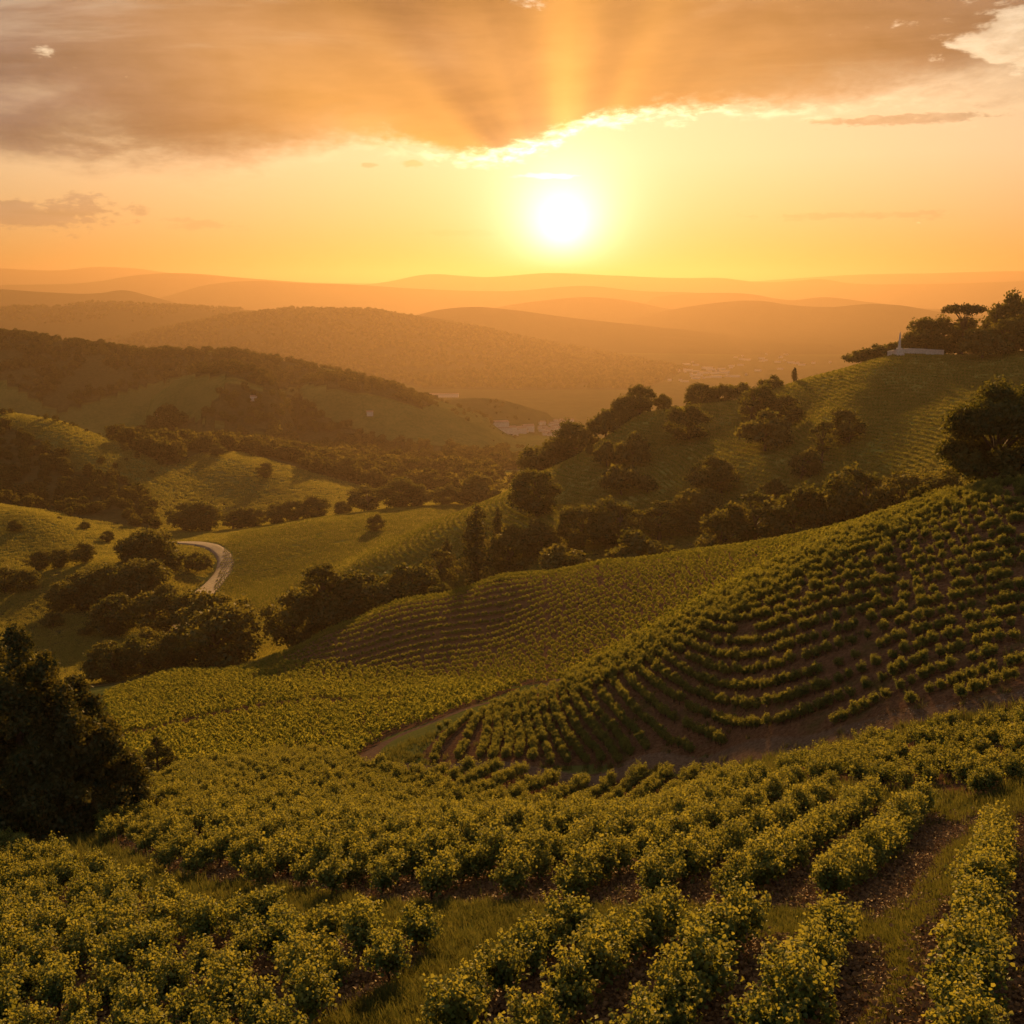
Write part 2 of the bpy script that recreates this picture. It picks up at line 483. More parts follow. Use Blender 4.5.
def zq(x, y):
    """height of the ground sheet at x, y (arrays or numbers)"""
    x, y = np.asarray(x, float), np.asarray(y, float)
    y = np.maximum(y, YMIN)
    u = x / y
    fi = np.clip(np.searchsorted(us_, u) - 1, 0, NU - 2)
    fu = np.clip((u - us_[fi]) / (us_[fi + 1] - us_[fi]), 0, 1)
    r = (np.log(y) - lnYs[0]) / (lnYs[1] - lnYs[0])
    ri = np.clip(np.floor(r).astype(int), 0, NR - 2)
    fr = np.clip(r - ri, 0, 1)
    return (GZH[ri, fi] * (1 - fu) + GZH[ri, fi + 1] * fu) * (1 - fr) + (GZH[ri + 1, fi] * (1 - fu) + GZH[ri + 1, fi + 1] * fu) * fr


def to_px(x, y, z):
    c, s = math.cos(PITCH), math.sin(PITCH)
    zc = y * c - z * s
    yc = y * s + z * c
    return CX + F_PX * x / zc, CY - F_PX * yc / zc


def at(px, py, ymin=10.0, ymax=16000.0):
    """first ground point met along the sight line of a pixel beyond ymin"""
    d = pix_dir(px, py)
    Y = np.exp(np.linspace(math.log(ymin), math.log(ymax), 3000))
    x = d[0] / d[1] * Y
    ray = d[2] / d[1] * Y
    g = zq(x, Y)
    hit = np.where(ray <= g)[0]
    i = hit[0] if len(hit) else int(np.argmin(np.abs(ray - g)))
    return float(x[i]), float(Y[i]), float(g[i])


def inpoly(px, py, poly):
    px, py = np.asarray(px, float), np.asarray(py, float)
    r = np.zeros(px.shape, bool)
    n = len(poly)
    for i in range(n):
        x1, y1 = poly[i]; x2, y2 = poly[(i + 1) % n]
        c = ((y1 > py) != (y2 > py)) & (px < (x2 - x1) * (py - y1) / ((y2 - y1) or 1e-9) + x1)
        r ^= c
    return r


def in_patch(x, y, poly, ymin, ymax):
    """ground points whose footprint lies in a patch marked out on the plan"""
    z = zq(x, y)
    px, py = to_px(np.asarray(x, float), np.asarray(y, float), z)
    return inpoly(px, py, poly) & (np.asarray(y) > ymin) & (np.asarray(y) < ymax)

# ------------------------------------------------------------------ mesh and material helpers
def mesh_from(name, V, Q, tint=None, smooth=False, mats=(), fm=None):
    """mesh from an (n,3) vertex array and an (m,k) face array"""
    me = bpy.data.meshes.new(name)
    V = np.asarray(V, np.float32); Q = np.asarray(Q, np.int32)
    k = Q.shape[1]
    me.vertices.add(len(V)); me.vertices.foreach_set('co', V.ravel())
    me.loops.add(Q.size); me.loops.foreach_set('vertex_index', Q.ravel())
    me.polygons.add(len(Q)); me.polygons.foreach_set('loop_start', np.arange(0, Q.size, k, dtype=np.int32))
    if fm is not None:
        me.polygons.foreach_set('material_index', np.asarray(fm, np.int32))
    if smooth:
        me.polygons.foreach_set('use_smooth', np.ones(len(Q), bool))
    me.update(calc_edges=True)
    if tint is not None:
        at_ = me.attributes.new('tint', 'FLOAT', 'POINT')
        at_.data.foreach_set('value', np.asarray(tint, np.float32))
    for m in mats:
        me.materials.append(m)
    return me


def tag(o, label=None, cat=None, group=None, kind=None):
    for k, v in (('label', label), ('category', cat), ('group', group), ('kind', kind)):
        if v:
            o[k] = v
    return o


def link(name, data, parent=None, loc=None):
    o = bpy.data.objects.new(name, data)
    COL.objects.link(o)
    if parent is not None:
        o.parent = parent
    if loc is not None:
        o.location = loc
    return o


def mat_new(name):
    m = bpy.data.materials.new(name); m.use_nodes = True
    m.node_tree.nodes.clear()
    b = NB(m.node_tree)
    out = b.n('ShaderNodeOutputMaterial')
    return m, b, out


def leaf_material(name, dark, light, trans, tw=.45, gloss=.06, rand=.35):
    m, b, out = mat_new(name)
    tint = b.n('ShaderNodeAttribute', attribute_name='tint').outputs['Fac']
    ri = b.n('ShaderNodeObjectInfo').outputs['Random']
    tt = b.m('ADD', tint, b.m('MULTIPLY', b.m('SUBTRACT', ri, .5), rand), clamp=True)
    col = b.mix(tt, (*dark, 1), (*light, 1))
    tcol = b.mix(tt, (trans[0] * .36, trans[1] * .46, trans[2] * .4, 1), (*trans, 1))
    d = b.n('ShaderNodeBsdfDiffuse'); b.put(d.inputs[0], col)
    t = b.n('ShaderNodeBsdfTranslucent'); b.put(t.inputs[0], tcol)
    mx = b.n('ShaderNodeMixShader'); mx.inputs[0].default_value = tw
    b.t.links.new(d.outputs[0], mx.inputs[1]); b.t.links.new(t.outputs[0], mx.inputs[2])
    g = b.n('ShaderNodeBsdfGlossy'); g.inputs['Roughness'].default_value = .5
    g.inputs[0].default_value = (.5, .5, .45, 1)
    m2 = b.n('ShaderNodeMixShader'); m2.inputs[0].default_value = gloss
    b.t.links.new(mx.outputs[0], m2.inputs[1]); b.t.links.new(g.outputs[0], m2.inputs[2])
    b.t.links.new(m2.outputs[0], out.inputs[0])
    return m


def plain_material(name, c1, c2, scale=6.0, rough=.9, bump=.3):
    m, b, out = mat_new(name)
    tc = b.n('ShaderNodeTexCoord').outputs['Object']
    n1 = b.noise(tc, scale, 6, .65)
    col = b.mix(b.smooth(n1, .3, .7), (*c1, 1), (*c2, 1))
    p = b.n('ShaderNodeBsdfPrincipled')
    b.put(p.inputs['Base Color'], col)
    p.inputs['Roughness'].default_value = rough
    p.inputs['Specular IOR Level'].default_value = .2
    bp = b.n('ShaderNodeBump'); bp.inputs['Strength'].default_value = bump; bp.inputs['Distance'].default_value = .05
    b.put(bp.inputs['Height'], n1)
    b.t.links.new(bp.outputs[0], p.inputs['Normal'])
    b.t.links.new(p.outputs[0], out.inputs[0])
    return m


M_VINE = leaf_material('vine_leaf', (.024, .064, .013), (.100, .125, .024), (.32, .29, .038), .44, .03, .30)
M_VINE_FAR = leaf_material('vine_leaf_far', (.032, .072, .014), (.100, .125, .024), (.32, .29, .038), .44, .0, .30)
M_OAK = leaf_material('oak_leaf', (.014, .029, .008), (.048, .058, .015), (.20, .165, .022), .40, .02, .45)
M_PINE = leaf_material('pine_needle', (.012, .024, .009), (.034, .042, .013), (.13, .105, .016), .32, .02, .35)
M_WOOD = leaf_material('woodland_leaf', (.015, .029, .009), (.046, .052, .016), (.16, .13, .02), .36, .0, .7)
M_GRASS = leaf_material('grass_blade', (.042, .062, .014), (.115, .112, .032), (.17, .15, .03), .40, .02, .4)
M_FIELD = leaf_material('field_grass', (.085, .108, .024), (.200, .182, .050), (.34, .28, .05), .42, .0, .4)
M_BARK = plain_material('bark', (.030, .020, .013), (.085, .060, .042), 9.0)
M_VBARK = plain_material('vine_bark', (.028, .018, .012), (.080, .052, .034), 22.0)


def leaf_quads(C, N, size, fold=.25, aspect=1.0):
    """folded two-quad leaves at points C facing N; returns verts, quads"""
    n = len(C)
    N = N / (np.linalg.norm(N, axis=1, keepdims=True) + 1e-9)
    a = rng.normal(size=(n, 3))
    T = np.cross(N, a); T /= np.linalg.norm(T, axis=1, keepdims=True) + 1e-9
    B = np.cross(N, T)
    s = np.broadcast_to(np.asarray(size, float), (n,))[:, None]
    up = N * s * fold
    v0 = C - T * s * .5
    v1 = C - T * s * .12 + B * s * .55 * aspect + up
    v2 = C + T * s * .32 + B * s * .34 * aspect + up * .7
    v3 = C + T * s * .58
    v4 = C + T * s * .32 - B * s * .34 * aspect + up * .7
    v5 = C - T * s * .12 - B * s * .55 * aspect + up
    V = np.stack([v0, v1, v2, v3, v4, v5], 1).reshape(-1, 3)
    i = np.arange(n)[:, None] * 6
    Q = np.concatenate([i + np.array([[0, 3, 2, 1]]), i + np.array([[0, 5, 4, 3]])])
    return V, Q


def simple_quads(C, N, size):
    n = len(C)
    N = N / (np.linalg.norm(N, axis=1, keepdims=True) + 1e-9)
    T = np.cross(N, rng.normal(size=(n, 3))); T /= np.linalg.norm(T, axis=1, keepdims=True) + 1e-9
    B = np.cross(N, T)
    s = np.broadcast_to(np.asarray(size, float), (n,))[:, None]
    V = np.stack([C - T * s * .5, C + B * s * .4 - T * s * .05, C + T * s * .55, C - B * s * .4 + T * s * .05], 1).reshape(-1, 3)
    Q = np.arange(n * 4).reshape(n, 4)
    return V, Q


def tube(path, radii, seg=7):
    """tapered tube along a path -> verts, quads"""
    P = np.asarray(path, float); r = np.asarray(radii, float)
    V, Q = [], []
    for i in range(len(P)):
        d = P[min(i + 1, len(P) - 1)] - P[max(i - 1, 0)]
        d = d / (np.linalg.norm(d) + 1e-9)
        a = np.array([1, 0, 0]) if abs(d[0]) < .8 else np.array([0, 1, 0])
        t = np.cross(d, a); t /= np.linalg.norm(t)
        b = np.cross(d, t)
        for k in range(seg):
            w = 2 * math.pi * k / seg
            V.append(P[i] + r[i] * (math.cos(w) * t + math.sin(w) * b))
    for i in range(len(P) - 1):
        for k in range(seg):
            k2 = (k + 1) % seg
            Q.append((i * seg + k, i * seg + k2, (i + 1) * seg + k2, (i + 1) * seg + k))
    return np.array(V), np.array(Q)


def merge(parts):
    V, Q, o = [], [], 0
    for v, q in parts:
        V.append(v); Q.append(q + o); o += len(v)
    return np.concatenate(V), np.concatenate(Q)


# ------------------------------------------------------------------ plant meshes
def vine_meshes(k, nsh=15, per=44, leaf=.098, seed=0):
    """one goblet-trained vine: (trunk mesh, foliage mesh)"""
    rr = np.random.default_rng(100 + seed)
    head = np.array([rr.normal(0, .05), rr.normal(0, .05), .50 + rr.uniform(-.06, .08)])
    tp = [np.array([0, 0, -.15]), np.array([rr.normal(0, .03), rr.normal(0, .03), .12]), np.array([rr.normal(0, .05), rr.normal(0, .05), .32]), head]
    parts = [tube(tp, [.07, .052, .046, .058], 7)]
    C, N, Sz, T = [], [], [], []
    for s in range(nsh):
        w = 2 * math.pi * (s + rr.uniform(-.3, .3)) / nsh
        out = rr.uniform(.10, .62)
        hgt = rr.uniform(.55, 1.15) * (1.15 - .45 * out)
        p0 = head + np.array([math.cos(w) * .06, math.sin(w) * .06, 0])
        p1 = head + np.array([math.cos(w) * out * .8, math.sin(w) * out * .8, hgt * .45])
        p2 = head + np.array([math.cos(w + .3) * out * 1.15, math.sin(w + .3) * out * 1.15, hgt])
        if rr.random() < .35:
            p2[2] -= rr.uniform(.15, .5)
        pts = [(1 - t) ** 2 * p0 + 2 * t * (1 - t) * p1 + t * t * p2 for t in np.linspace(0, 1, 6)]
        parts.append(tube(pts, np.linspace(.017, .005, 6), 4))
        t = np.sort(rr.uniform(.12, 1.0, per) ** .85)[:, None]
        q = (1 - t) ** 2 * p0 + 2 * t * (1 - t) * p1 + t * t * p2
        spread = .15 * (1.15 - t * .75)
        q = q + rr.normal(size=(per, 3)) * spread
        C.append(q)
        nn = rr.normal(size=(per, 3)) * .75 + np.array([0, 0, .75]) + (q - head) * np.array([.9, .9, 0])
        N.append(nn)
        Sz.append(leaf * rr.uniform(.7, 1.25, per) * (1.12 - .42 * t[:, 0]))
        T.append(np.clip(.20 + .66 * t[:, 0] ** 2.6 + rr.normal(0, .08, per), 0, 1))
    C = np.concatenate(C); N = np.concatenate(N); Sz = np.concatenate(Sz); T = np.concatenate(T)
    keep = C[:, 2] > .32
    C, N, Sz, T = C[keep], N[keep], Sz[keep], T[keep]
    V, Q = leaf_quads(C, N, Sz)
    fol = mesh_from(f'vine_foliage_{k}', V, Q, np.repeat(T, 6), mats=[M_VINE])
    tv, tq = merge(parts)
    tr = mesh_from(f'vine_trunk_{k}', tv, tq, smooth=True, mats=[M_VBARK])
    # the same vine as one mesh, for the mass of vines further off
    VV = np.concatenate([V, tv]); QQ = np.concatenate([Q, tq + len(V)])
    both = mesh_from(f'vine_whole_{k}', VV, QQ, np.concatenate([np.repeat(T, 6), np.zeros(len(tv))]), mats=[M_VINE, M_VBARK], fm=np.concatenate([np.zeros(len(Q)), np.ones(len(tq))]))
    return tr, fol, both


def vine_far(k, n=110, seed=0):
    rr = np.random.default_rng(500 + seed)
    w = rr.uniform(0, 2 * math.pi, n); r = .62 * np.sqrt(rr.uniform(0, 1, n)); z = rr.uniform(.25, 1, n) ** .8
    lump = 1 + .35 * np.sin(3 * w + seed)
    C = np.stack([np.cos(w) * r * lump * (1.15 - .5 * z), np.sin(w) * r * lump * (1.15 - .5 * z), .2 + 1.25 * z * (1 - .35 * (r / .62) ** 2)], 1)
    N = rr.normal(size=(n, 3)) * .8 + np.array([0, 0, .6]) + C * np.array([1, 1, 0])
    V, Q = simple_quads(C, N, .27 * rr.uniform(.7, 1.2, n))
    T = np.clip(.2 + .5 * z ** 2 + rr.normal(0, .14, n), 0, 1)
    return mesh_from(f'vine_far_{k}', V, Q, np.repeat(T, 4), mats=[M_VINE_FAR])


def crown_points(rr, n, clumps, shell=.55):
    """points on and in a set of clumps (centre, radius): leaves gather on the outside of each clump"""
    cen = np.array([c for c, r in clumps]); rad = np.array([r for c, r in clumps])
    pr = rad ** 2 / (rad ** 2).sum()
    i = rr.choice(len(clumps), n, p=pr)
    d = rr.normal(size=(n, 3)); d /= np.linalg.norm(d, axis=1, keepdims=True)
    d[:, 2] = np.where(d[:, 2] < -.35, -d[:, 2] * .5, d[:, 2])
    rr_ = (shell + (1 - shell) * rr.uniform(0, 1, n)) * rr.normal(1, .12, n)
    C = cen[i] + d * rad[i][:, None] * rr_[:, None]
    return C, d, i


def tree_meshes(name, kind, n, leaf, seed, mat=None):
    """unit tree: height 1, returns (trunk mesh, crown mesh). kinds: round, tall, umbrella, pine, cypress, bush"""
    rr = np.random.default_rng(900 + seed)
    clumps, limbs = [], []
    if kind == 'cypress':
        for k in range(26):
            t = (k + .5) / 26
            r = .095 * math.sin(math.pi * min(1, t * .93 + .1)) ** .7 + .015
            w = rr.uniform(0, 6.28)
            clumps.append((np.array([math.cos(w) * r * .35, math.sin(w) * r * .35, .05 + .9 * t]), r))
        top = .9; tr0 = .022
    elif kind == 'pine':
        for k in range(44):
            t = rr.uniform(.0, 1) ** .9
            rmax = .40 * (1 - t) ** .8 + .04
            w = rr.uniform(0, 6.28); q = rmax * math.sqrt(rr.uniform(.2, 1))
            clumps.append((np.array([math.cos(w) * q, math.sin(w) * q, .12 + .82 * t]), .06 + .07 * (1 - t)))
        top = .93; tr0 = .03
    elif kind == 'mass':
        for lx, ly, lh, lr in ((0, 0, 1.0, .27), (.13, -.04, .88, .25), (-.15, .06, .92, .25), (.24, -.08, .70, .22), (-.26, -.05, .74, .22), (.05, -.20, .82, .24), (.34, .02, .50, .17), (-.06, .20, .8, .22), (.17, .18, .7, .2)):
            for k in range(34):
                t = (k + rr.uniform(0, 1)) / 34
                w = rr.uniform(0, 6.28)
                q = (lr * (1 - t) ** .75 + .015) * math.sqrt(rr.uniform(.2, 1.15))
                for j in range(2):
                    clumps.append((np.array([lx + math.cos(w) * q * (1 + .2 * j), ly + math.sin(w) * q * (1 + .2 * j), .02 + lh * (.03 + .90 * t) + .035 * j]), (.070 - .022 * j) * (1.35 - .55 * t) * rr.uniform(.8, 1.2)))
        top = .6; tr0 = .035
    elif kind == 'umbrella':
        for k in range(24):
            w = rr.uniform(0, 6.28); q = .40 * math.sqrt(rr.uniform(0, 1))
            clumps.append((np.array([math.cos(w) * q, math.sin(w) * q, .80 + .12 * (1 - (q / .4) ** 2) + rr.normal(0, .025)]), rr.uniform(.07, .12)))
        for k in range(5):
            w = rr.uniform(0, 6.28); q = rr.uniform(.12, .3)
            clumps.append((np.array([math.cos(w) * q, math.sin(w) * q, rr.uniform(.5, .68)]), rr.uniform(.05, .09)))
        top = .8; tr0 = .03
    elif kind == 'bush':
        for k in range(22):
            w = rr.uniform(0, 6.28); q = .55 * math.sqrt(rr.uniform(0, 1))
            clumps.append((np.array([math.cos(w) * q, math.sin(w) * q, .22 + .5 * rr.uniform(0, 1) * (1 - (q / .62) ** 2)]), rr.uniform(.16, .27)))
        top = .4; tr0 = .03
    elif kind == 'tall':
        for k in range(40):
            t = rr.uniform(0, 1)
            rmax = .27 * math.sin(math.pi * (t * .82 + .13)) ** .7
            w = rr.uniform(0, 6.28); q = rmax * math.sqrt(rr.uniform(.1, 1))
            clumps.append((np.array([math.cos(w) * q, math.sin(w) * q, .26 + .68 * t]), rr.uniform(.055, .105)))
        top = .8; tr0 = .026
    else:
        off = rr.normal(0, .05, 2)
        for k in range(58):
            d = rr.normal(size=3); d /= np.linalg.norm(d)
            q = rr.uniform(.45, 1) ** .6
            p = d * np.array([.40, .40, .38]) * q
            clumps.append((np.array([p[0] + off[0], p[1] + off[1], .50 + p[2]]), rr.uniform(.09, .17)))
        top = .6; tr0 = .034
    C, D, ci = crown_points(rr, n, clumps)
    keep = C[:, 2] > .02
    C, D, ci = C[keep], D[keep], ci[keep]
    n = len(C)
    if kind in ('pine', 'mass'):
        N = rr.normal(size=(n, 3)) * .6 + D * .7
    else:
        N = rr.normal(size=(n, 3)) * .7 + D
    V, Q = simple_quads(C, N, leaf * rr.uniform(.6, 1.35, n))
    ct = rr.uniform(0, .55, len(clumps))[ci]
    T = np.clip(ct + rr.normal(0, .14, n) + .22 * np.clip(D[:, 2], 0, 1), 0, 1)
    zmax = V[:, 2].max()
    V /= zmax
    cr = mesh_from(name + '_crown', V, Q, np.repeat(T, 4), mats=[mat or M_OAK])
    parts = [tube([(0, 0, -.06), (rr.normal(0, .006), rr.normal(0, .006), .12), (rr.normal(0, .012), rr.normal(0, .012), .3), (0, 0, top)], [tr0 * 1.35, tr0, tr0 * .8, tr0 * .25], 8)]
    if kind not in ('cypress', 'mass'):
        for c, r in clumps[::3]:
            z0 = max(.1, min(top, c[2] * .62))
            parts.append(tube([(0, 0, z0), (c[0] * .5, c[1] * .5, z0 + (c[2] - z0) * .6), tuple(c)], [tr0 * .45, tr0 * .28, tr0 * .08], 5))
    tv, tq = merge(parts)
    trm = mesh_from(name + '_trunk', tv / zmax, tq, smooth=True, mats=[M_BARK])
    return trm, cr


VINES = [vine_meshes(k, seed=k, nsh=15 + k % 4, per=78 + 5 * (k % 3)) for k in range(8)]
VFAR = [vine_far(k, seed=k) for k in range(5)]
TREES = {
    'round': [tree_meshes(f'round_{k}', 'round', 7000, .042, 10 + k) for k in range(5)],
    'tall': [tree_meshes(f'tall_{k}', 'tall', 3400, .032, 30 + k) for k in range(3)],
    'umbrella': [tree_meshes(f'umbrella_{k}', 'umbrella', 3000, .034, 40 + k, M_PINE) for k in range(2)],
    'pine': [tree_meshes(f'pine_{k}', 'pine', 4200, .036, 50 + k, M_PINE) for k in range(2)],
    'cypress': [tree_meshes(f'cypress_{k}', 'cypress', 2600, .026, 60 + k, M_PINE) for k in range(2)],
    'bush': [tree_meshes(f'bush_{k}', 'bush', 3000, .085, 70 + k) for k in range(3)],
    'big': [tree_meshes('big_oak', 'round', 60000, .023, 81), tree_meshes('big_pine', 'mass', 125000, .0150, 88, M_PINE)],
    'wood': [tree_meshes(f'wood_{k}', 'round', 560, .115, 90 + k, M_WOOD) for k in range(5)],
}


def geo_scatter(name, P, scl, rot, var, sources, label, cat, kind='stuff'):
    """one object that carries many small plants: points plus instances of the source meshes"""
    me = bpy.data.meshes.new(name)
    P = np.asarray(P, np.float32)
    me.vertices.add(len(P)); me.vertices.foreach_set('co', P.ravel())
    for nm, tp, vals in (('scl', 'FLOAT', scl), ('rotz', 'FLOAT', rot), ('var', 'INT', var)):
        a = me.attributes.new(nm, tp, 'POINT')
        a.data.foreach_set('value', np.asarray(vals, np.float32 if tp == 'FLOAT' else np.int32))
    me.update()
    o = link(name, me)
    ng = bpy.data.node_groups.new(name, 'GeometryNodeTree')
    ng.interface.new_socket('Geometry', in_out='INPUT', socket_type='NodeSocketGeometry')
    ng.interface.new_socket('Geometry', in_out='OUTPUT', socket_type='NodeSocketGeometry')
    gi = ng.nodes.new('NodeGroupInput'); go = ng.nodes.new('NodeGroupOutput')
    jn = ng.nodes.new('GeometryNodeJoinGeometry')
    for s in reversed(sources):
        so = bpy.data.objects.new(name + '_source', s)
        oi = ng.nodes.new('GeometryNodeObjectInfo'); oi.inputs['Object'].default_value = so
        oi.inputs['As Instance'].default_value = True
        ng.links.new(oi.outputs['Geometry'], jn.inputs[0])
    ip = ng.nodes.new('GeometryNodeInstanceOnPoints')

    def attr(nm, tp):
        nd = ng.nodes.new('GeometryNodeInputNamedAttribute'); nd.data_type = tp
        nd.inputs['Name'].default_value = nm
        return nd.outputs['Attribute']
    ng.links.new(gi.outputs[0], ip.inputs['Points'])
    ng.links.new(jn.outputs[0], ip.inputs['Instance'])
    ip.inputs['Pick Instance'].default_value = True
    ng.links.new(attr('var', 'INT'), ip.inputs['Instance Index'])
    cx = ng.nodes.new('ShaderNodeCombineXYZ')
    ng.links.new(attr('rotz', 'FLOAT'), cx.inputs[2])
    er = ng.nodes.new('FunctionNodeEulerToRotation')
    ng.links.new(cx.outputs[0], er.inputs[0])
    ng.links.new(er.outputs[0], ip.inputs['Rotation'])
    ng.links.new(attr('scl', 'FLOAT'), ip.inputs['Scale'])
    ng.links.new(ip.outputs[0], go.inputs[0])
    md = o.modifiers.new('scatter', 'NODES'); md.node_group = ng
    return tag(o, label, cat, None, kind)


# ------------------------------------------------------------------ what grows where (plan patches)
BLOCKS = {
    'lower_left': ([(-260, 850), (20, 850), (90, 884), (190, 920), (300, 938), (405, 942), (428, 955), (385, 990), (318, 1024), (280, 1130), (-260, 1130)], 10, 82),
    'lower_right': ([(420, 1130), (455, 1035), (500, 975), (560, 950), (700, 938), (885, 948), (895, 990), (856, 1040), (840, 1130)], 10, 40),
    'right_edge': ([(988, 845), (1024, 812), (1140, 780), (1250, 1130), (845, 1130), (880, 1040), (918, 985), (915, 945), (958, 895)], 10, 52),
    'middle': ([(58, 825), (130, 798), (190, 773), (300, 752), (380, 764), (430, 772), (620, 774), (700, 777), (760, 785), (870, 808), (938, 815), (958, 828), (905, 908), (872, 915), (600, 908), (400, 904), (180, 878)], 27, 118),
    'shaded': ([(775, 778), (810, 764), (880, 748), (1024, 718), (1160, 692), (1160, 745), (1024, 775), (985, 800), (945, 796), (870, 790)], 36, 76),
    'rolling': ([(105, 695), (180, 671), (270, 664), (350, 667), (420, 676), (480, 690), (520, 688), (440, 718), (385, 738), (362, 760), (300, 752), (190, 773), (140, 782), (112, 745)], 100, 247),
    'spur': ([(270, 667), (270, 655), (330, 626), (400, 598), (500, 573), (600, 559), (700, 549), (800, 536), (925, 502), (935, 500), (900, 530), (800, 566), (700, 615), (640, 650), (560, 682), (480, 690), (420, 677), (350, 668)], 112, 256),
    'terraced': ([(420, 756), (440, 732), (500, 705), (620, 652), (700, 607), (800, 558), (860, 531), (935, 501), (1024, 482), (1220, 462), (1220, 640), (1024, 690), (860, 725), (760, 751), (620, 766), (440, 769)], 58, 113),
    'terrace_top': ([(560, 684), (640, 640), (720, 594), (800, 553), (860, 526), (940, 497), (1000, 488), (1000, 500), (940, 518), (870, 552), (800, 580), (720, 628), (640, 672), (570, 705)], 100, 118),
    'hill_rows': ([(350, 570), (450, 514), (540, 470), (640, 411), (700, 401), (800, 379), (880, 352), (1024, 348), (1200, 340), (1200, 440), (960, 470), (900, 500), (700, 540), (560, 560), (420, 590)], 285, 440),
    'valley_field': ([(215, 590), (222, 562), (228, 535), (300, 518), (400, 507), (470, 503), (440, 525), (350, 572), (330, 605), (260, 610)], 335, 580),
}
ROADS = {
    'foot_road': ([(1120, 668), (1024, 698), (940, 714), (860, 730), (780, 750), (700, 764), (620, 769), (520, 770), (430, 770), (380, 766)], 1.15, 50, 125),
    'bend_road': ([(366, 764), (370, 752), (385, 742), (410, 731), (440, 720), (500, 700), (560, 676), (620, 648), (650, 631)], 1.0, 100, 170),
    'valley_road': ([(165, 543), (190, 543), (212, 546), (226, 556), (225, 570), (214, 584), (200, 597), (192, 612), (180, 630)], 3.2, 300, 520),
    'lane_gravel': ([(868, 918), (900, 888), (930, 856), (955, 834), (980, 818)], .45, 20, 60),
}
ROAD_XY = {}
for nm, (pl, hw, y0, y1) in ROADS.items():
    pts = []
    for p in pl:
        x, y, z = at(*p, ymin=y0, ymax=y1)
        pts.append((x, y))
    # smooth it a little
    pts = np.array(pts)
    for _ in range(3):
        a = pts[:-1] * .75 + pts[1:] * .25; b = pts[:-1] * .25 + pts[1:] * .75
        pts = np.concatenate([pts[:1], np.stack([a, b], 1).reshape(-1, 2), pts[-1:]])
    ROAD_XY[nm] = (pts, hw)


def dist_line(x, y, pts):
    x, y = np.asarray(x, float), np.asarray(y, float)
    best = np.full(x.shape, 1e9)
    for (x1, y1), (x2, y2) in zip(pts[:-1], pts[1:]):
        dx, dy = x2 - x1, y2 - y1
        t = np.clip(((x - x1) * dx + (y - y1) * dy) / (dx * dx + dy * dy + 1e-9), 0, 1)
        best = np.minimum(best, np.hypot(x - x1 - t * dx, y - y1 - t * dy))
    return best


WOODS = [  # patches of woodland: polygon, Y range, spacing, tree height
    ([(-120, 428), (0, 424), (40, 440), (75, 470), (120, 478), (150, 500), (160, 530), (120, 545), (60, 512), (0, 505), (-120, 500)], 540, 705, 6.0, 6.0),
    ([(-150, 395), (-20, 398), (50, 405), (110, 411), (150, 418), (200, 421), (235, 430), (267, 438), (341, 455), (420, 470), (480, 474), (500, 482), (490, 500), (400, 495), (345, 482), (290, 466), (240, 452), (205, 452), (168, 466), (120, 444), (60, 418), (0, 406), (-150, 404)], 640, 960, 8.5, 13),
    ([(-250, 330), (0, 333), (100, 345), (170, 351), (240, 353), (300, 364), (380, 382), (440, 402), (420, 408), (360, 392), (310, 384), (270, 392), (235, 376), (190, 374), (120, 392), (60, 412), (30, 396), (-10, 372), (-250, 360)], 950, 1480, 8.5, 7.5),
    ([(225, 385), (280, 392), (300, 396), (330, 420), (380, 440), (440, 446), (500, 450), (560, 470), (540, 500), (480, 474), (420, 468), (341, 453), (267, 436), (235, 428), (200, 418), (215, 400)], 850, 1600, 9.5, 7.5),
    ([(100, 342), (220, 317), (290, 309), (370, 310), (470, 326), (540, 341), (620, 356), (690, 368), (640, 392), (560, 402), (470, 400), (400, 382), (300, 362), (240, 352), (140, 350)], 2300, 4000, 16, 10),
    ([(-200, 312), (0, 308), (97, 302), (160, 305), (250, 309), (200, 320), (130, 336), (0, 333), (-200, 326)], 4000, 4800, 24, 11),
]


def wood_mask(x, y):
    m = np.zeros(np.shape(x), bool)
    for poly, y0, y1, sp, h in WOODS:
        m |= in_patch(x, y, poly, y0, y1)
    return m


GX = GU * GY
COVER = np.zeros(GX.shape + (4,), np.float32)
GPX, GPY = to_px(GX, GY, GZH)


def grid_patch(poly, y0, y1):
    return inpoly(GPX, GPY, poly) & (GY > y0) & (GY < y1)


for nm, (poly, y0, y1) in BLOCKS.items():
    mk = grid_patch(poly, y0, y1)
    if nm in ('hill_rows', 'valley_field'):
        COVER[..., 3] = np.maximum(COVER[..., 3], mk)
    else:
        COVER[..., 0] = np.maximum(COVER[..., 0], mk)
for nm, (pts, hw) in ROAD_XY.items():
    near = (GX > pts[:, 0].min() - 8) & (GX < pts[:, 0].max() + 8) & (GY > pts[:, 1].min() - 8) & (GY < pts[:, 1].max() + 8)
    d = dist_line(GX[near], GY[near], pts)
    COVER[near, 1] = np.maximum(COVER[near, 1], np.clip((hw + .7 - d) / 1.0, 0, 1))
for poly, y0, y1, sp, h in WOODS:
    COVER[..., 2] = np.maximum(COVER[..., 2], grid_patch(poly, y0, y1))
COVER[..., 2] = np.maximum(COVER[..., 2], np.where(GY > 3500, .75, np.where(GY > 1350, .52, 0)))
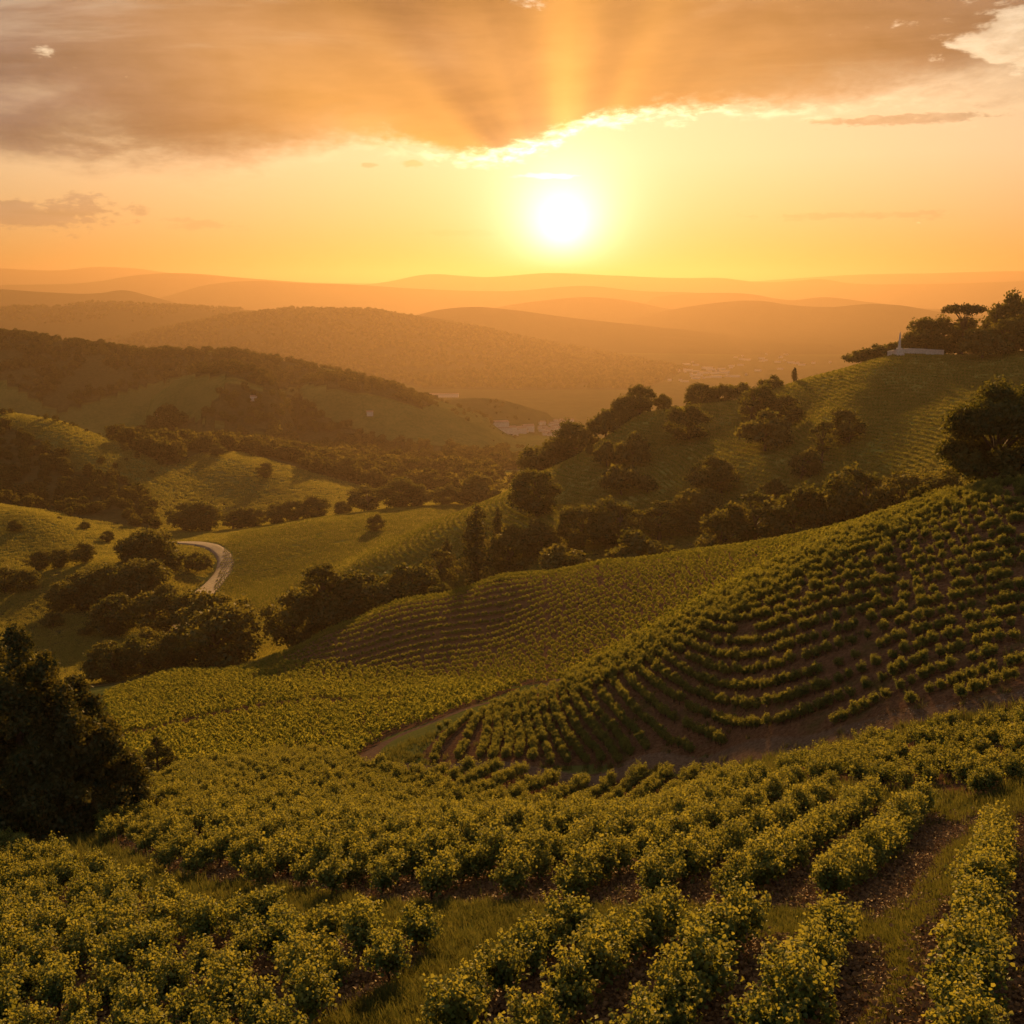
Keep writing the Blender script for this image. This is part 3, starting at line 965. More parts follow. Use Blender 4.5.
for poly, y0, y1 in (([(-200, 560), (60, 560), (120, 530), (170, 540), (190, 575), (190, 610), (255, 590), (265, 660), (180, 668), (60, 700), (-200, 720)], 240, 420), ([(270, 660), (290, 600), (420, 570), (560, 520), (700, 500), (950, 470), (960, 505), (600, 562), (400, 600)], 235, 330), ([(160, 500), (500, 470), (500, 500), (360, 512), (160, 542)], 520, 640)):
    COVER[..., 2] = np.maximum(COVER[..., 2], grid_patch(poly, y0, y1))


def ground_material():
    m, b, out = mat_new('ground')
    cov = b.n('ShaderNodeAttribute', attribute_name='cover')
    sp = b.n('ShaderNodeSeparateColor'); b.t.links.new(cov.outputs['Color'], sp.inputs[0])
    soil, road, wood = sp.outputs
    fld = cov.outputs['Alpha']
    pos = b.n('ShaderNodeNewGeometry').outputs['Position']
    n1 = b.noise(pos, .35, 7, .62)
    n2 = b.noise(pos, 3.2, 6, .65)
    n3 = b.noise(pos, .045, 6, .6)
    n4 = b.noise(pos, .006, 6, .62)
    n5 = b.noise(pos, 14.0, 4, .7)
    g1 = b.mix(b.smooth(n1, .32, .68), (.042, .060, .013, 1), (.088, .092, .026, 1))
    g1 = b.mix(b.smooth(n3, .38, .66, 0, .55), g1, (.110, .108, .030, 1))
    g1 = b.mix(b.smooth(n4, .42, .62, 0, .5), g1, (.044, .048, .016, 1))
    g1 = b.mix(b.smooth(n5, .45, .75, 0, .45), g1, (.110, .104, .036, 1))
    s1 = b.mix(b.smooth(n2, .3, .7), (.060, .030, .017, 1), (.125, .068, .038, 1))
    s1 = b.mix(b.smooth(n5, .56, .70, 0, .65), s1, (.19, .135, .095, 1))
    s1 = b.mix(b.smooth(n1, .50, .72, 0, .6), s1, (.040, .050, .014, 1))
    r1 = b.mix(b.smooth(n2, .3, .7), (.075, .047, .031, 1), (.130, .088, .060, 1))
    w1 = b.mix(b.smooth(n1, .3, .7), (.030, .030, .011, 1), (.052, .046, .018, 1))
    jit = b.m('MULTIPLY_ADD', n2, .7, -.35)
    col = b.mix(b.smooth(b.m('ADD', soil, jit), .35, .65), g1, s1)
    f1 = b.mix(b.smooth(n3, .35, .65), (.120, .128, .030, 1), (.185, .168, .046, 1))
    col = b.mix(b.smooth(fld, .3, .7, 0, .8), col, f1)
    col = b.mix(b.smooth(b.m('ADD', wood, b.m('MULTIPLY_ADD', n1, .5, -.25)), .3, .7), col, w1)
    col = b.mix(b.smooth(b.m('ADD', road, b.m('MULTIPLY_ADD', n2, .6, -.3)), .3, .7), col, r1)
    p = b.n('ShaderNodeBsdfDiffuse')
    b.put(p.inputs['Color'], col)
    p.inputs['Roughness'].default_value = .6
    hh = b.m('ADD', b.m('MULTIPLY', n2, .12), b.m('ADD', b.m('MULTIPLY', n5, .05), b.m('MULTIPLY', n1, .22)))
    hh = b.m('ADD', hh, b.m('MULTIPLY', n4, b.m('MULTIPLY', wood, 18.0)))
    bp = b.n('ShaderNodeBump'); bp.inputs['Strength'].default_value = .85; bp.inputs['Distance'].default_value = 1.0
    b.put(bp.inputs['Height'], hh)
    b.t.links.new(bp.outputs[0], p.inputs['Normal'])
    b.t.links.new(p.outputs[0], out.inputs[0])
    return m


def build_ground():
    V = np.stack([GX, GY, GZH], -1).reshape(-1, 3)
    idx = np.arange(NR * NU, dtype=np.int32).reshape(NR, NU)
    q = np.stack([idx[:-1, :-1], idx[:-1, 1:], idx[1:, 1:], idx[1:, :-1]], -1).reshape(-1, 4)
    me = mesh_from('ground', V, q, smooth=True, mats=[ground_material()])
    a = me.attributes.new('cover', 'FLOAT_COLOR', 'POINT')
    a.data.foreach_set('color', COVER.reshape(-1))
    o = link('ground', me)
    tag(o, 'rolling hills of soil and grass running to the horizon', 'ground', None, 'structure')


build_ground()

# ------------------------------------------------------------------ haze
def build_haze():
    bm = bmesh.new()
    zlo = float(GZH.min()) - 1.0
    zhi = max(float(GZH.max()), 20.0) + 12.0
    bmesh.ops.create_cube(bm, size=1.0)
    for v in bm.verts:
        v.co.x *= 60000; v.co.y = -1500 if v.co.y < 0 else 24000
        v.co.z = zlo if v.co.z < 0 else zhi
    me = bpy.data.meshes.new('haze'); bm.to_mesh(me); bm.free()
    o = bpy.data.objects.new('haze', me); COL.objects.link(o); o['kind'] = 'stuff'
    o['label'] = 'warm evening haze filling the valleys between the hills'; o['category'] = 'haze'
    m = bpy.data.materials.new('haze'); m.use_nodes = True
    t = m.node_tree; t.nodes.clear()
    v = t.nodes.new('ShaderNodeVolumePrincipled')
    v.inputs['Color'].default_value = (.228, .166, .115, 1)
    v.inputs['Density'].default_value = HAZE_DENSITY
    v.inputs['Anisotropy'].default_value = 0.62
    ou = t.nodes.new('ShaderNodeOutputMaterial')
    t.links.new(v.outputs[0], ou.inputs['Volume'])
    me.materials.append(m)


HAZE_DENSITY = 1.12e-4
build_haze()

# ------------------------------------------------------------------ vineyard
def patch_bounds(poly, y0, y1):
    mk = grid_patch(poly, y0, y1)
    return GX[mk].min(), GX[mk].max(), GY[mk].min(), GY[mk].max()


def straight_rows(nm, azim, gap, step, jit=.12, bend=0.0, miss=.03):
    """rows of plants in a block: returns x, y, row index"""
    poly, y0, y1 = BLOCKS[nm]
    xa, xb, ya, yb = patch_bounds(poly, y0, y1)
    cx, cy_ = (xa + xb) / 2, (ya + yb) / 2
    L = math.hypot(xb - xa, yb - ya) / 2 + 5
    t = np.array([math.sin(R(azim)), math.cos(R(azim))]); nrm = np.array([t[1], -t[0]])
    X, Y, K = [], [], []
    for k in range(-int(L / gap), int(L / gap) + 1):
        s = np.arange(-L, L, step) + rng.uniform(0, step)
        s = s + rng.normal(0, jit * step, len(s))
        off = k * gap + bend * (s / L) ** 2 * L + rng.normal(0, .10, len(s))
        x = cx + t[0] * s + nrm[0] * off; y = cy_ + t[1] * s + nrm[1] * off
        ok = (y > y0) & (y < y1)
        x, y = x[ok], y[ok]
        if not len(x):
            continue
        ok = in_patch(x, y, poly, y0, y1) & (rng.uniform(0, 1, len(x)) > miss)
        X.append(x[ok]); Y.append(y[ok]); K.append(np.full(ok.sum(), k))
    return np.concatenate(X), np.concatenate(Y), np.concatenate(K)


def contour_rows(nm, dz, step, cell=.35, miss=.05, lean=0.0):
    """rows that follow the contours of the slope"""
    poly, y0, y1 = BLOCKS[nm]
    xa, xb, ya, yb = patch_bounds(poly, y0, y1)
    xs, ys = np.arange(xa, xb, cell), np.arange(ya, yb, cell)
    XX, YY = np.meshgrid(xs, ys)
    # the rows were laid out on the smooth slope, not on its small bumps
    H = tps(np.clip(XX / YY, -.85, .85), YY)
    if lean:
        sm = lambda a, lo, hi: (lambda t: t * t * (3 - 2 * t))(np.clip((a - lo) / (hi - lo), 0, 1))
        s_ = sm(XX, 10, 36)
        H = (H + 30 + (lean + 1.0 * s_) * (YY - 95)) / (.56 + .44 * sm(XX, -4, 14) + 1.0 * s_)
    H = H / dz
    MK = in_patch(XX, YY, poly, y0, y1)
    taken = {}
    X, Y, K = [], [], []
    for (A, B_) in ((H[:, :-1], H[:, 1:]), (H[:-1], H[1:])):
        fa, fb = np.floor(A), np.floor(B_)
        jj, ii = np.where((fa != fb))
        for j, i in zip(jj, ii):
            if not MK[j, i]:
                continue
            lev = max(fa[j, i], fb[j, i])
            f = (lev - A[j, i]) / (B_[j, i] - A[j, i])
            if A.shape[1] == len(xs) - 1:
                x, y = xs[i] + f * cell, ys[j]
            else:
                x, y = xs[i], ys[j] + f * cell
            c = (int(lev), int(x / step), int(y / step))
            ok = True
            for a in (-1, 0, 1):
                for b in (-1, 0, 1):
                    for (qx, qy) in taken.get((c[0], c[1] + a, c[2] + b), ()):
                        if (qx - x) ** 2 + (qy - y) ** 2 < step * step:
                            ok = False
            if ok:
                taken.setdefault(c, []).append((x, y))
                X.append(x); Y.append(y); K.append(int(lev))
    X, Y, K = np.array(X), np.array(Y), np.array(K)
    gapn = vnoise(X / 4.5, Y / 2.0, 77)
    ok = (rng.uniform(0, 1, len(X)) > miss) & (gapn > .09)
    return X[ok] + rng.normal(0, .06, ok.sum()), Y[ok] + rng.normal(0, .06, ok.sum()), K[ok]


def azim_of(p, q, y0, y1):
    a, b = at(*p, ymin=y0, ymax=y1), at(*q, ymin=y0, ymax=y1)
    return math.degrees(math.atan2(b[0] - a[0], b[1] - a[1]))


az_mid = azim_of((885, 893), (950, 812), 25, 60)
az_low = azim_of((600, 1005), (690, 925), 12, 45)
az_spur = azim_of((360, 640), (580, 585), 120, 256)
ALLV = []       # block, row, x, y, scale, is_far


def add_block(nm, rows, smin, smax, far=False):
    x, y, k = rows
    for i in range(len(x)):
        ALLV.append((nm, int(k[i]), x[i], y[i], random.uniform(smin, smax), far))


add_block('lower_left', straight_rows('lower_left', az_low + 52, 2.0, 1.25), .85, 1.15)
add_block('lower_right', straight_rows('lower_right', az_low, 2.2, 1.3), .82, 1.12)
add_block('right_edge', straight_rows('right_edge', az_mid - 2, 2.4, 1.3), .85, 1.12)
add_block('middle', straight_rows('middle', az_mid, 2.6, 1.0), .88, 1.15)
add_block('shaded', straight_rows('shaded', az_mid + 70, 2.0, 1.1), .85, 1.15)
add_block('terraced', contour_rows('terraced', 1.24, .50, lean=.06, miss=.06), .60, .84)
add_block('terrace_top', straight_rows('terrace_top', azim_of((640, 655), (900, 520), 95, 118), 1.9, .95), .7, 1.0)
add_block('rolling', straight_rows('rolling', 82, 2.3, 1.3, bend=.12), .95, 1.25, True)
add_block('spur', straight_rows('spur', az_spur, 3.5, .95, bend=0.04), .72, .95, True)
add_block('hill_rows', contour_rows('hill_rows', .72, .9, cell=.7), .5, .7, True)
add_block('valley_field', straight_rows('valley_field', 76, 3.2, .9, bend=.1), .5, .7, True)

roadpts = [ROAD_XY[k] for k in ('foot_road', 'bend_road', 'lane_gravel')]
vx = np.array([v[2] for v in ALLV]); vy = np.array([v[3] for v in ALLV])
okv = np.ones(len(vx), bool)
for pts, hw in roadpts:
    near = np.where((vx > pts[:, 0].min() - 5) & (vx < pts[:, 0].max() + 5) & (vy > pts[:, 1].min() - 5) & (vy < pts[:, 1].max() + 5))[0]
    okv[near] &= dist_line(vx[near], vy[near], pts) > hw + .45
# the dark sunken track through the rolling block
trk = np.array([at(*p, ymin=100, ymax=250)[:2] for p in ((95, 748), (150, 735), (200, 722), (260, 710), (320, 703), (400, 702))])
near = np.where((vy > 100) & (vy < 260))[0]
okv[near] &= dist_line(vx[near], vy[near], trk) > 2.3
okv &= np.hypot(vx - u_at(156, 760) * 99, vy - 99) > 2.0
vz = zq(vx, vy)
vpx, vpy = to_px(vx, vy, vz)
order = np.argsort(np.hypot(np.hypot(vx, vy), vz))
inview = (vpx > -25) & (vpx < 1049) & (vpy > 0) & (vpy < 1075)
picked = [i for i in order if okv[i] and inview[i] and not ALLV[i][5]][:300]
picked_set = set(picked)

ORD = ['first', 'second', 'third', 'fourth', 'fifth', 'sixth', 'seventh', 'eighth', 'ninth', 'tenth', 'eleventh', 'twelfth', 'thirteenth', 'fourteenth', 'fifteenth', 'sixteenth', 'seventeenth', 'eighteenth', 'nineteenth', 'twentieth']
BLOCK_TEXT = {
    'lower_left': ('block left of the grass strip', 'front'),
    'lower_right': ('bare-soil block right of the grass strip', 'left'),
    'right_edge': ('dense block at the right edge', 'left'),
    'middle': ('wide golden block behind the grass strip', 'right'),
    'shaded': ('dark block below the dirt road', 'front'),
    'terraced': ('terraced slope above the road', 'bottom'),
    'terrace_top': ('golden crest of the terraced slope', 'front'),
}
rows_used = {}
for i in picked:
    rows_used.setdefault(ALLV[i][0], set()).add(ALLV[i][1])
row_rank = {}
for nm, ks in rows_used.items():
    def key(k, nm=nm):
        pts_ = [(vx[i], vy[i]) for i in picked if ALLV[i][0] == nm and ALLV[i][1] == k]
        mx, my = np.mean([p[0] for p in pts_]), np.mean([p[1] for p in pts_])
        d = BLOCK_TEXT[nm][1]
        return mx if d == 'left' else -mx if d == 'right' else my
    for r, k in enumerate(sorted(ks, key=key)):
        row_rank[(nm, k)] = r
VPROTO = []
for k, (tr, fo, both) in enumerate(VINES):
    VPROTO.append((tr, fo))
for i in picked:
    nm, k, x, y, s, far = ALLV[i]
    o = link('grapevine', None, loc=(x, y, float(vz[i])))
    o.rotation_euler = (random.uniform(-.06, .06), random.uniform(-.06, .06), random.uniform(0, 6.28))
    o.scale = (s * random.uniform(.92, 1.1), s * random.uniform(.92, 1.1), s)
    where, side = BLOCK_TEXT[nm]
    rk = row_rank[(nm, k)]
    o_ = ORD[min(rk, 19)]
    tag(o, f'leafy grapevine in the {o_} row from the {side}, {where}', 'grapevine', f'grapevines of the {o_} row in the {where}')
    tr, fo = random.choice(VPROTO)
    link('trunk', tr, o); link('foliage', fo, o)

rest = [i for i in range(len(ALLV)) if okv[i] and i not in picked_set]
Pp, Ps, Pr, Pv = [], [], [], []
nn = len(VINES)
for i in rest:
    nm, k, x, y, s, far = ALLV[i]
    Pp.append((x, y, float(vz[i]) - .02)); Ps.append(s); Pr.append(random.uniform(0, 6.28))
    Pv.append(nn + random.randrange(len(VFAR)) if far else random.randrange(nn))
geo_scatter('vineyard', Pp, Ps, Pr, Pv, [v[2] for v in VINES] + VFAR, 'thousands of vines in rows over the lower hillsides', 'vineyard')
print('VINES', len(picked), len(rest))

# ------------------------------------------------------------------ grass on the lanes
def grass_tuft(k, nb=26, h=.20):
    rr = np.random.default_rng(700 + k)
    V, Q = [], []
    for j in range(nb):
        a = rr.uniform(0, 6.28); r = rr.uniform(0, .16)
        p = np.array([math.cos(a) * r, math.sin(a) * r, -.02]); w = rr.uniform(0, 6.28)
        hh = h * rr.uniform(.5, 1.3); ln = rr.uniform(.02, .12)
        side = np.array([math.cos(w), math.sin(w), 0]) * .006
        bend = np.array([math.cos(a + 1), math.sin(a + 1), 0]) * ln
        m_ = p + bend * .35 + np.array([0, 0, hh * .6]); t_ = p + bend + np.array([0, 0, hh])
        i0 = len(V)
        V += [p - side * 1.5, p + side * 1.5, m_ + side, m_ - side, t_ + side * .3, t_ - side * .3]
        Q += [(i0, i0 + 1, i0 + 2, i0 + 3), (i0 + 3, i0 + 2, i0 + 4, i0 + 5)]
    return mesh_from(f'grass_tuft_{k}', np.array(V), np.array(Q), np.repeat(rr.uniform(0, .8, nb), 6), mats=[M_GRASS])


GT = [grass_tuft(k) for k in range(5)]
n = 90000
uu = rng.uniform(-.56, .56, n); yy = np.exp(rng.uniform(math.log(14), math.log(110), n))
gx, gy = uu * yy, yy
inblk = np.zeros(n, bool)
for nm in ('lower_left', 'lower_right', 'right_edge', 'middle', 'shaded', 'terraced', 'terrace_top'):
    poly, y0, y1 = BLOCKS[nm]
    inblk |= in_patch(gx, gy, poly, y0, y1)
onroad = np.zeros(n, bool)
for pts, hw in ROAD_XY.values():
    onroad |= dist_line(gx, gy, pts) < hw + .1
dens = np.where(inblk, .022, 1.0) * np.where(onroad, .04, 1) * np.clip(1.3 * vnoise(gx / 1.6, gy / 1.6, 5) + .25, 0, 1)
keep = rng.uniform(0, 1, n) < dens
gx, gy = gx[keep], gy[keep]
gs = rng.uniform(.55, 1.35, len(gx)) * np.clip(gy / 26, 1, 2.2)
gv = rng.integers(0, 5, len(gx))


def field_clump(k, nb=34):
    rr = np.random.default_rng(760 + k)
    V, Q = [], []
    for j in range(nb):
        a = rr.uniform(0, 6.28); r = .9 * math.sqrt(rr.uniform(0, 1))
        p = np.array([math.cos(a) * r, math.sin(a) * r, -.05]); w = rr.uniform(0, 6.28)
        hh = rr.uniform(.18, .5); sd = np.array([math.cos(w), math.sin(w), 0]) * .07
        ln = rr.normal(size=3) * .12; ln[2] = 0
        i0 = len(V)
        V += [p - sd, p + sd, p + sd * .5 + ln + np.array([0, 0, hh]), p - sd * .5 + ln + np.array([0, 0, hh])]
        Q += [(i0, i0 + 1, i0 + 2, i0 + 3)]
    return mesh_from(f'field_clump_{k}', np.array(V), np.array(Q), np.repeat(rr.uniform(0, .9, nb), 4), mats=[M_FIELD])


FC = [field_clump(k) for k in range(4)]
n = 330000
uu = rng.uniform(-.54, .54, n); yy = np.exp(rng.uniform(math.log(250), math.log(820), n))
fx, fy = uu * yy, yy
fm_ = ~wood_mask(fx, fy) & (rng.uniform(0, 1, n) < .25 + .9 * vnoise(fx / 7, fy / 7, 12)) & (dist_line(fx, fy, ROAD_XY['valley_road'][0]) > 4.5)
fx, fy = fx[fm_], fy[fm_]
gx, gy = np.concatenate([gx, fx]), np.concatenate([gy, fy])
gs = np.concatenate([gs, rng.uniform(.7, 1.3, len(fx)) * np.clip(fy / 400, .8, 1.6)])
gv = np.concatenate([gv, 5 + rng.integers(0, 4, len(fx))])
geo_scatter('grass', np.stack([gx, gy, zq(gx, gy)], 1), gs, rng.uniform(0, 6.28, len(gx)), gv, GT + FC, 'olive grass on the lanes and over the open hillsides', 'grass')
print('GRASS', len(gx))


# ------------------------------------------------------------------ stones and fallen leaves on the bare soil
def stone_mesh(k):
    rr = np.random.default_rng(800 + k)
    bm = bmesh.new()
    bmesh.ops.create_icosphere(bm, subdivisions=1, radius=.5)
    for v in bm.verts:
        v.co *= rr.uniform(.72, 1.2); v.co.z *= .6
    me = bpy.data.meshes.new(f'stone_{k}'); bm.to_mesh(me); bm.free()
    me.materials.append(M_ROCK)
    return me


M_ROCK = plain_material('field_stone', (.12, .092, .070), (.24, .19, .15), 1.5, .9, .3)
M_LITTER = leaf_material('fallen_leaf', (.060, .030, .014), (.15, .085, .035), (.10, .05, .02), .2, .03, .5)


def litter_mesh(k):
    rr = np.random.default_rng(820 + k)
    n_ = 14
    C = np.stack([rr.normal(0, .22, n_), rr.normal(0, .22, n_), rr.uniform(.01, .05, n_)], 1)
    N = rr.normal(size=(n_, 3)) * .35 + np.array([0, 0, 1])
    V, Q = leaf_quads(C, N, .10 * rr.uniform(.6, 1.1, n_))
    return mesh_from(f'litter_{k}', V, Q, np.repeat(rr.uniform(0, 1, n_), 6), mats=[M_LITTER])


n = 60000
uu = rng.uniform(-.52, .52, n); yy = np.exp(rng.uniform(math.log(15), math.log(75), n))
sx_, sy_ = uu * yy, yy
insoil = np.zeros(n, bool)
for nm in ('lower_left', 'lower_right', 'right_edge', 'middle'):
    poly, y0, y1 = BLOCKS[nm]
    insoil |= in_patch(sx_, sy_, poly, y0, y1)
for pts, hw in ROAD_XY.values():
    insoil |= dist_line(sx_, sy_, pts) < hw + .6
sx_, sy_ = sx_[insoil], sy_[insoil]
pick = rng.uniform(0, 1, len(sx_))
a = pick < .45
geo_scatter('gravel', np.stack([sx_[a], sy_[a], zq(sx_[a], sy_[a])], 1), rng.uniform(.025, .10, a.sum()) * np.clip(sy_[a] / 30, .8, 1.6), rng.uniform(0, 6.28, a.sum()), rng.integers(0, 4, a.sum()), [stone_mesh(k) for k in range(4)], 'small stones strewn over the bare soil between the vines', 'gravel')
a = ~a
geo_scatter('fallen_leaves', np.stack([sx_[a], sy_[a], zq(sx_[a], sy_[a]) + .02], 1), rng.uniform(.7, 1.3, a.sum()), rng.uniform(0, 6.28, a.sum()), rng.integers(0, 4, a.sum()), [litter_mesh(k) for k in range(4)], 'brown fallen leaves on the soil under the vines', 'fallen leaves')

# ------------------------------------------------------------------ woodland that reads as one mass
wx, wy, ws = [], [], []
for poly, y0, y1, sp, h in WOODS:
    xa, xb, ya, yb = patch_bounds(poly, y0, y1)
    k = int((xb - xa) * (yb - ya) / (sp * sp) * 1.25)
    x = rng.uniform(xa, xb, k); y = rng.uniform(ya, yb, k)
    ok = in_patch(x, y, poly, y0, y1)
    x, y = x[ok], y[ok]
    ok = vnoise(x / (sp * 5), y / (sp * 5), 21) > .22
    wx.append(x[ok]); wy.append(y[ok]); ws.append(h * rng.uniform(.55, 1.25, ok.sum()))
wx, wy, ws = np.concatenate(wx), np.concatenate(wy), np.concatenate(ws)
# loose scrub over the open slopes
k = 2600
x = rng.uniform(-420, 420, k); y = rng.uniform(560, 1500, k)
ok = vnoise(x / 60, y / 60, 31) > .62
wx = np.concatenate([wx, x[ok]]); wy = np.concatenate([wy, y[ok]]); ws = np.concatenate([ws, rng.uniform(2, 6, ok.sum())])
geo_scatter('woods', np.stack([wx, wy, zq(wx, wy) - .4], 1), ws, rng.uniform(0, 6.28, len(wx)), rng.integers(0, 5, len(wx)), [t[1] for t in TREES['wood']], 'brown green woods covering the far slopes', 'woods')
print('WOODS', len(wx))

# ------------------------------------------------------------------ trees one can tell apart
KNAME = {'round': 'broadleaf_tree', 'tall': 'tall_tree', 'umbrella': 'umbrella_pine', 'pine': 'pine_tree', 'cypress': 'cypress_tree', 'bush': 'bush', 'big': 'broadleaf_tree'}


def tree(kind, px, Y, top, wid, label, group=None, var=None, sink=0.0):
    """a tree Y metres ahead in the direction of px, as tall as reaches the pixel height top; wid = crown width / height"""
    if group == G1 and 430 < px < 702 and kind != 'bush' and Y < 290:
        Y += 30; wid *= 1.0 if kind == 'cypress' else 1.25
    x = u_at(px, top) * Y
    z = float(zq(x, Y))
    if sink < 0:
        sink = .13 * max(0.0, Y * tan_at(top) - z)
    h = max(1.2, Y * tan_at(top) - z + sink)
    o = link(KNAME[kind], None, loc=(x, Y, z - sink))
    o.rotation_euler = (0, 0, 0 if kind == 'big' else random.uniform(0, 6.28))
    base = {'round': .82, 'tall': .56, 'umbrella': .95, 'pine': .88, 'cypress': .22, 'bush': 1.3, 'big': .95}[kind]
    s = wid / base * {G4: 1.15, G5: 1.02, G1: 1.0 if kind == 'cypress' else 1.08, G2: .85 if kind == 'bush' else 1.0}.get(group, 1.0)
    o.scale = (h * s, h * s, h)
    ms = TREES[kind]
    tr, cr = ms[var if var is not None else random.randrange(len(ms))]
    link('trunk', tr, o); link('crown', cr, o)
    tag(o, label, 'bush' if kind == 'bush' else 'tree', group)
    return o


